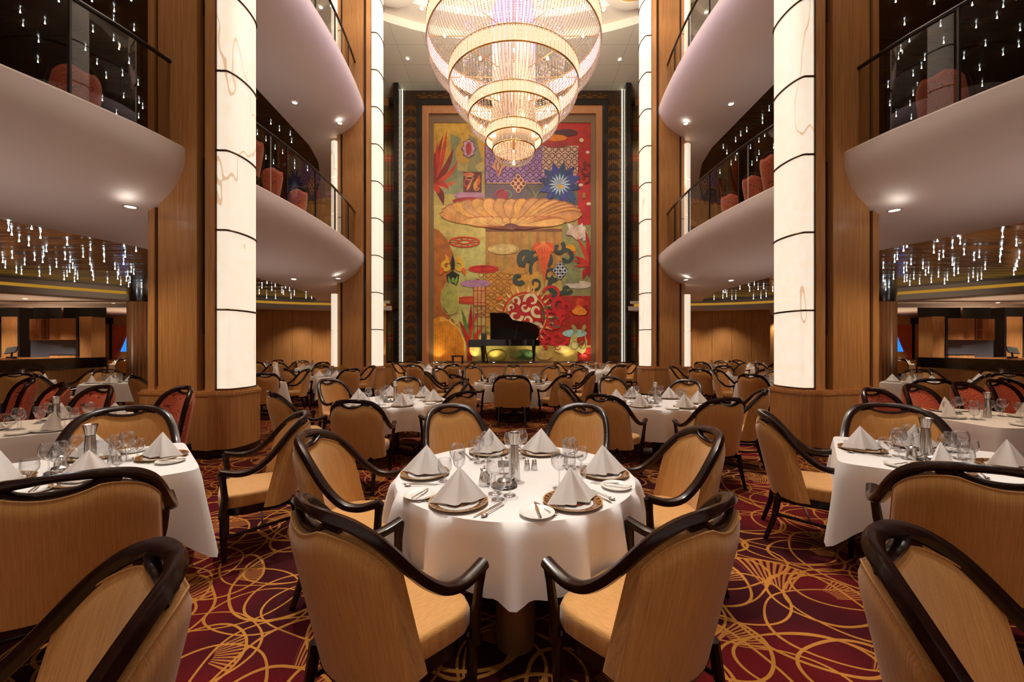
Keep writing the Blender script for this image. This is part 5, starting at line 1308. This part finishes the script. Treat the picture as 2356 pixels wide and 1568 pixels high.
for (px, py, z, nm_) in [(58, 687, 3.235, 'over the left annex, nearest'), (262, 698, 3.235, 'over the left annex by the fluted column'), (2130, 705, 3.235, 'over the right annex by the fluted column'), (2296, 696, 3.235, 'over the right annex, nearest')]:
    x, y = on_plane(px, py, z); place(dl, (x, y, z), 0, 'small round downlight '+nm_)
def leds(pts, sc, ox, oy, z, area):
    for (a, b) in pts:
        px, py = ox+a/sc, oy+b/sc
        x, y = on_plane(px, py, z-.07); place(LED, (x, y, z), 0, 'tiny teardrop pendant light hanging from '+area, 'pendant lights hanging from '+area)
LED = empty('pendant_light'); LED['category'] = 'pendant light'
MB().lathe([(.002, 0), (.003, -.015), (.007, -.04), (.013, -.062), (.012, -.072), (.001, -.078)], 8, 'led').build('glowing_drop', LED)
leds([(62, 148), (62, 222), (85, 252), (138, 300), (228, 210), (292, 275), (208, 330), (485, 325), (653, 362), (750, 395), (895, 335), (982, 370), (88, 420), (335, 372), (600, 412), (903, 412), (20, 450), (38, 490), (178, 468), (250, 435), (315, 405), (308, 450), (470, 430), (507, 448), (650, 465), (752, 445), (892, 465), (118, 525), (155, 535), (525, 492), (408, 485), (830, 500), (660, 508), (947, 520), (965, 535), (285, 550), (362, 535), (503, 520), (484, 550), (543, 535), (560, 570), (463, 575), (538, 590), (668, 545), (674, 578), (776, 598), (855, 535), (850, 570), (872, 612), (912, 585), (922, 550), (928, 625), (938, 595), (1022, 630)], 3.137, 0, 460, 3.56, 'the dark ceiling left of the near left pillar')
leds([(1080, 262), (930, 300), (1095, 318), (1400, 270), (1500, 330), (711, 340), (686, 368), (905, 382), (1038, 348), (973, 412), (943, 430), (1123, 395), (1395, 355), (1388, 395), (1382, 448), (622, 448), (641, 430), (740, 465), (1195, 435), (1232, 415), (1275, 500), (1520, 420), (1505, 480), (1495, 505), (1482, 540), (540, 492), (688, 525), (708, 510), (826, 495), (866, 525), (845, 542), (1038, 470), (1051, 498), (1080, 530), (1051, 545), (938, 555), (1188, 558), (1220, 580), (1248, 570), (614, 570), (540, 585), (552, 612), (581, 630), (540, 640), (692, 590), (710, 585), (731, 615), (760, 570), (802, 605), (886, 595), (1002, 578), (982, 605), (1155, 590)], 3.135, 1860, 460, 3.56, 'the dark ceiling right of the near right pillar')
leds([(65, 715), (58, 752), (152, 705), (120, 735), (205, 722), (272, 735), (183, 750), (297, 752), (248, 765), (102, 772), (150, 800), (207, 803), (258, 775), (328, 780), (307, 800), (404, 760), (403, 800), (440, 802)], 2.8, 560, 400, 3.56, 'the dark ceiling between the two left pillars')
leds([(735, 742), (790, 720), (797, 755), (828, 715), (852, 745), (888, 740), (904, 790), (946, 755), (628, 762), (640, 765), (650, 790), (625, 800), (568, 808), (683, 808), (708, 805), (822, 805), (870, 800)], 2.8, 1440, 400, 3.56, 'the dark ceiling between the two right pillars')
leds([(408, 12), (140, 88), (638, 10), (910, 5), (792, 80), (788, 150), (930, 212), (160, 180), (312, 165), (645, 222), (268, 292), (788, 282), (825, 342), (593, 348), (895, 440), (263, 432), (673, 445), (850, 525), (737, 542), (648, 552), (540, 600), (600, 640), (858, 678), (958, 590), (965, 715), (710, 698), (990, 752), (962, 818), (808, 792)], 3.015, 0, 0, 8.22, 'the upper dark ceiling left of the near left pillar')
leds([(787, 15), (1054, 28), (1318, 38), (1533, 50), (1490, 127), (848, 172), (1098, 182), (1345, 192), (1650, 212), (882, 290), (1120, 300), (1410, 318), (1641, 325), (822, 355), (806, 410), (1260, 407), (1532, 382), (988, 418), (966, 474), (1370, 487), (908, 526), (734, 605), (936, 612), (1387, 598), (908, 662), (886, 732), (746, 732), (895, 825), (790, 808), (1000, 805)], 3.016, 1800, 0, 8.22, 'the upper dark ceiling right of the near right pillar')
leds([(85, 838), (198, 895), (260, 943), (338, 975), (348, 1028), (101, 970), (163, 1015), (229, 1075), (283, 1108), (163, 1148), (217, 1180), (320, 1145), (370, 1180), (370, 1215), (463, 1230)], 3.136, 560, 0, 8.22, 'the upper dark ceiling between the two left pillars')
leds([(1034, 800), (986, 855), (986, 890), (873, 950), (829, 980), (792, 1022), (703, 1070), (729, 1110), (960, 1025), (1002, 985), (802, 1112), (792, 1155), (900, 1072), (961, 1115), (946, 1158), (910, 1192), (759, 1190), (679, 1250), (1066, 1070)], 3.137, 1440, 0, 8.22, 'the upper dark ceiling between the two right pillars')

# ------------------------------------------------------------------ chairs on the second deck, against the balustrade
def up_chair(px, d, fx, fy, nm_):
    chair_at(PX(px, d), d, fx, fy, 'red scroll patterned chair on the second deck '+nm_, 'red chairs on the second deck', red=True, z=4.46, grow=1.1)
for (px, d, fx, fy, nm_) in [(588, 7.6, -1, .2, 'beside the near left pillar'), (636, 8.9, -1, .2, 'first behind the middle left balustrade'), (694, 10.1, -1, .3, 'second behind the middle left balustrade'),
                             (1765, 8.3, 1, .2, 'beside the near right pillar'), (1722, 9.3, 1, .2, 'first behind the middle right balustrade'), (1672, 10.4, 1, .3, 'second behind the middle right balustrade'), (190, 5.7, -1, .3, 'behind the near left balustrade'), (2150, 5.8, 1, .3, 'behind the near right balustrade')]: up_chair(px, d, fx, fy, nm_)  # near left chair is added where only a reflection shows
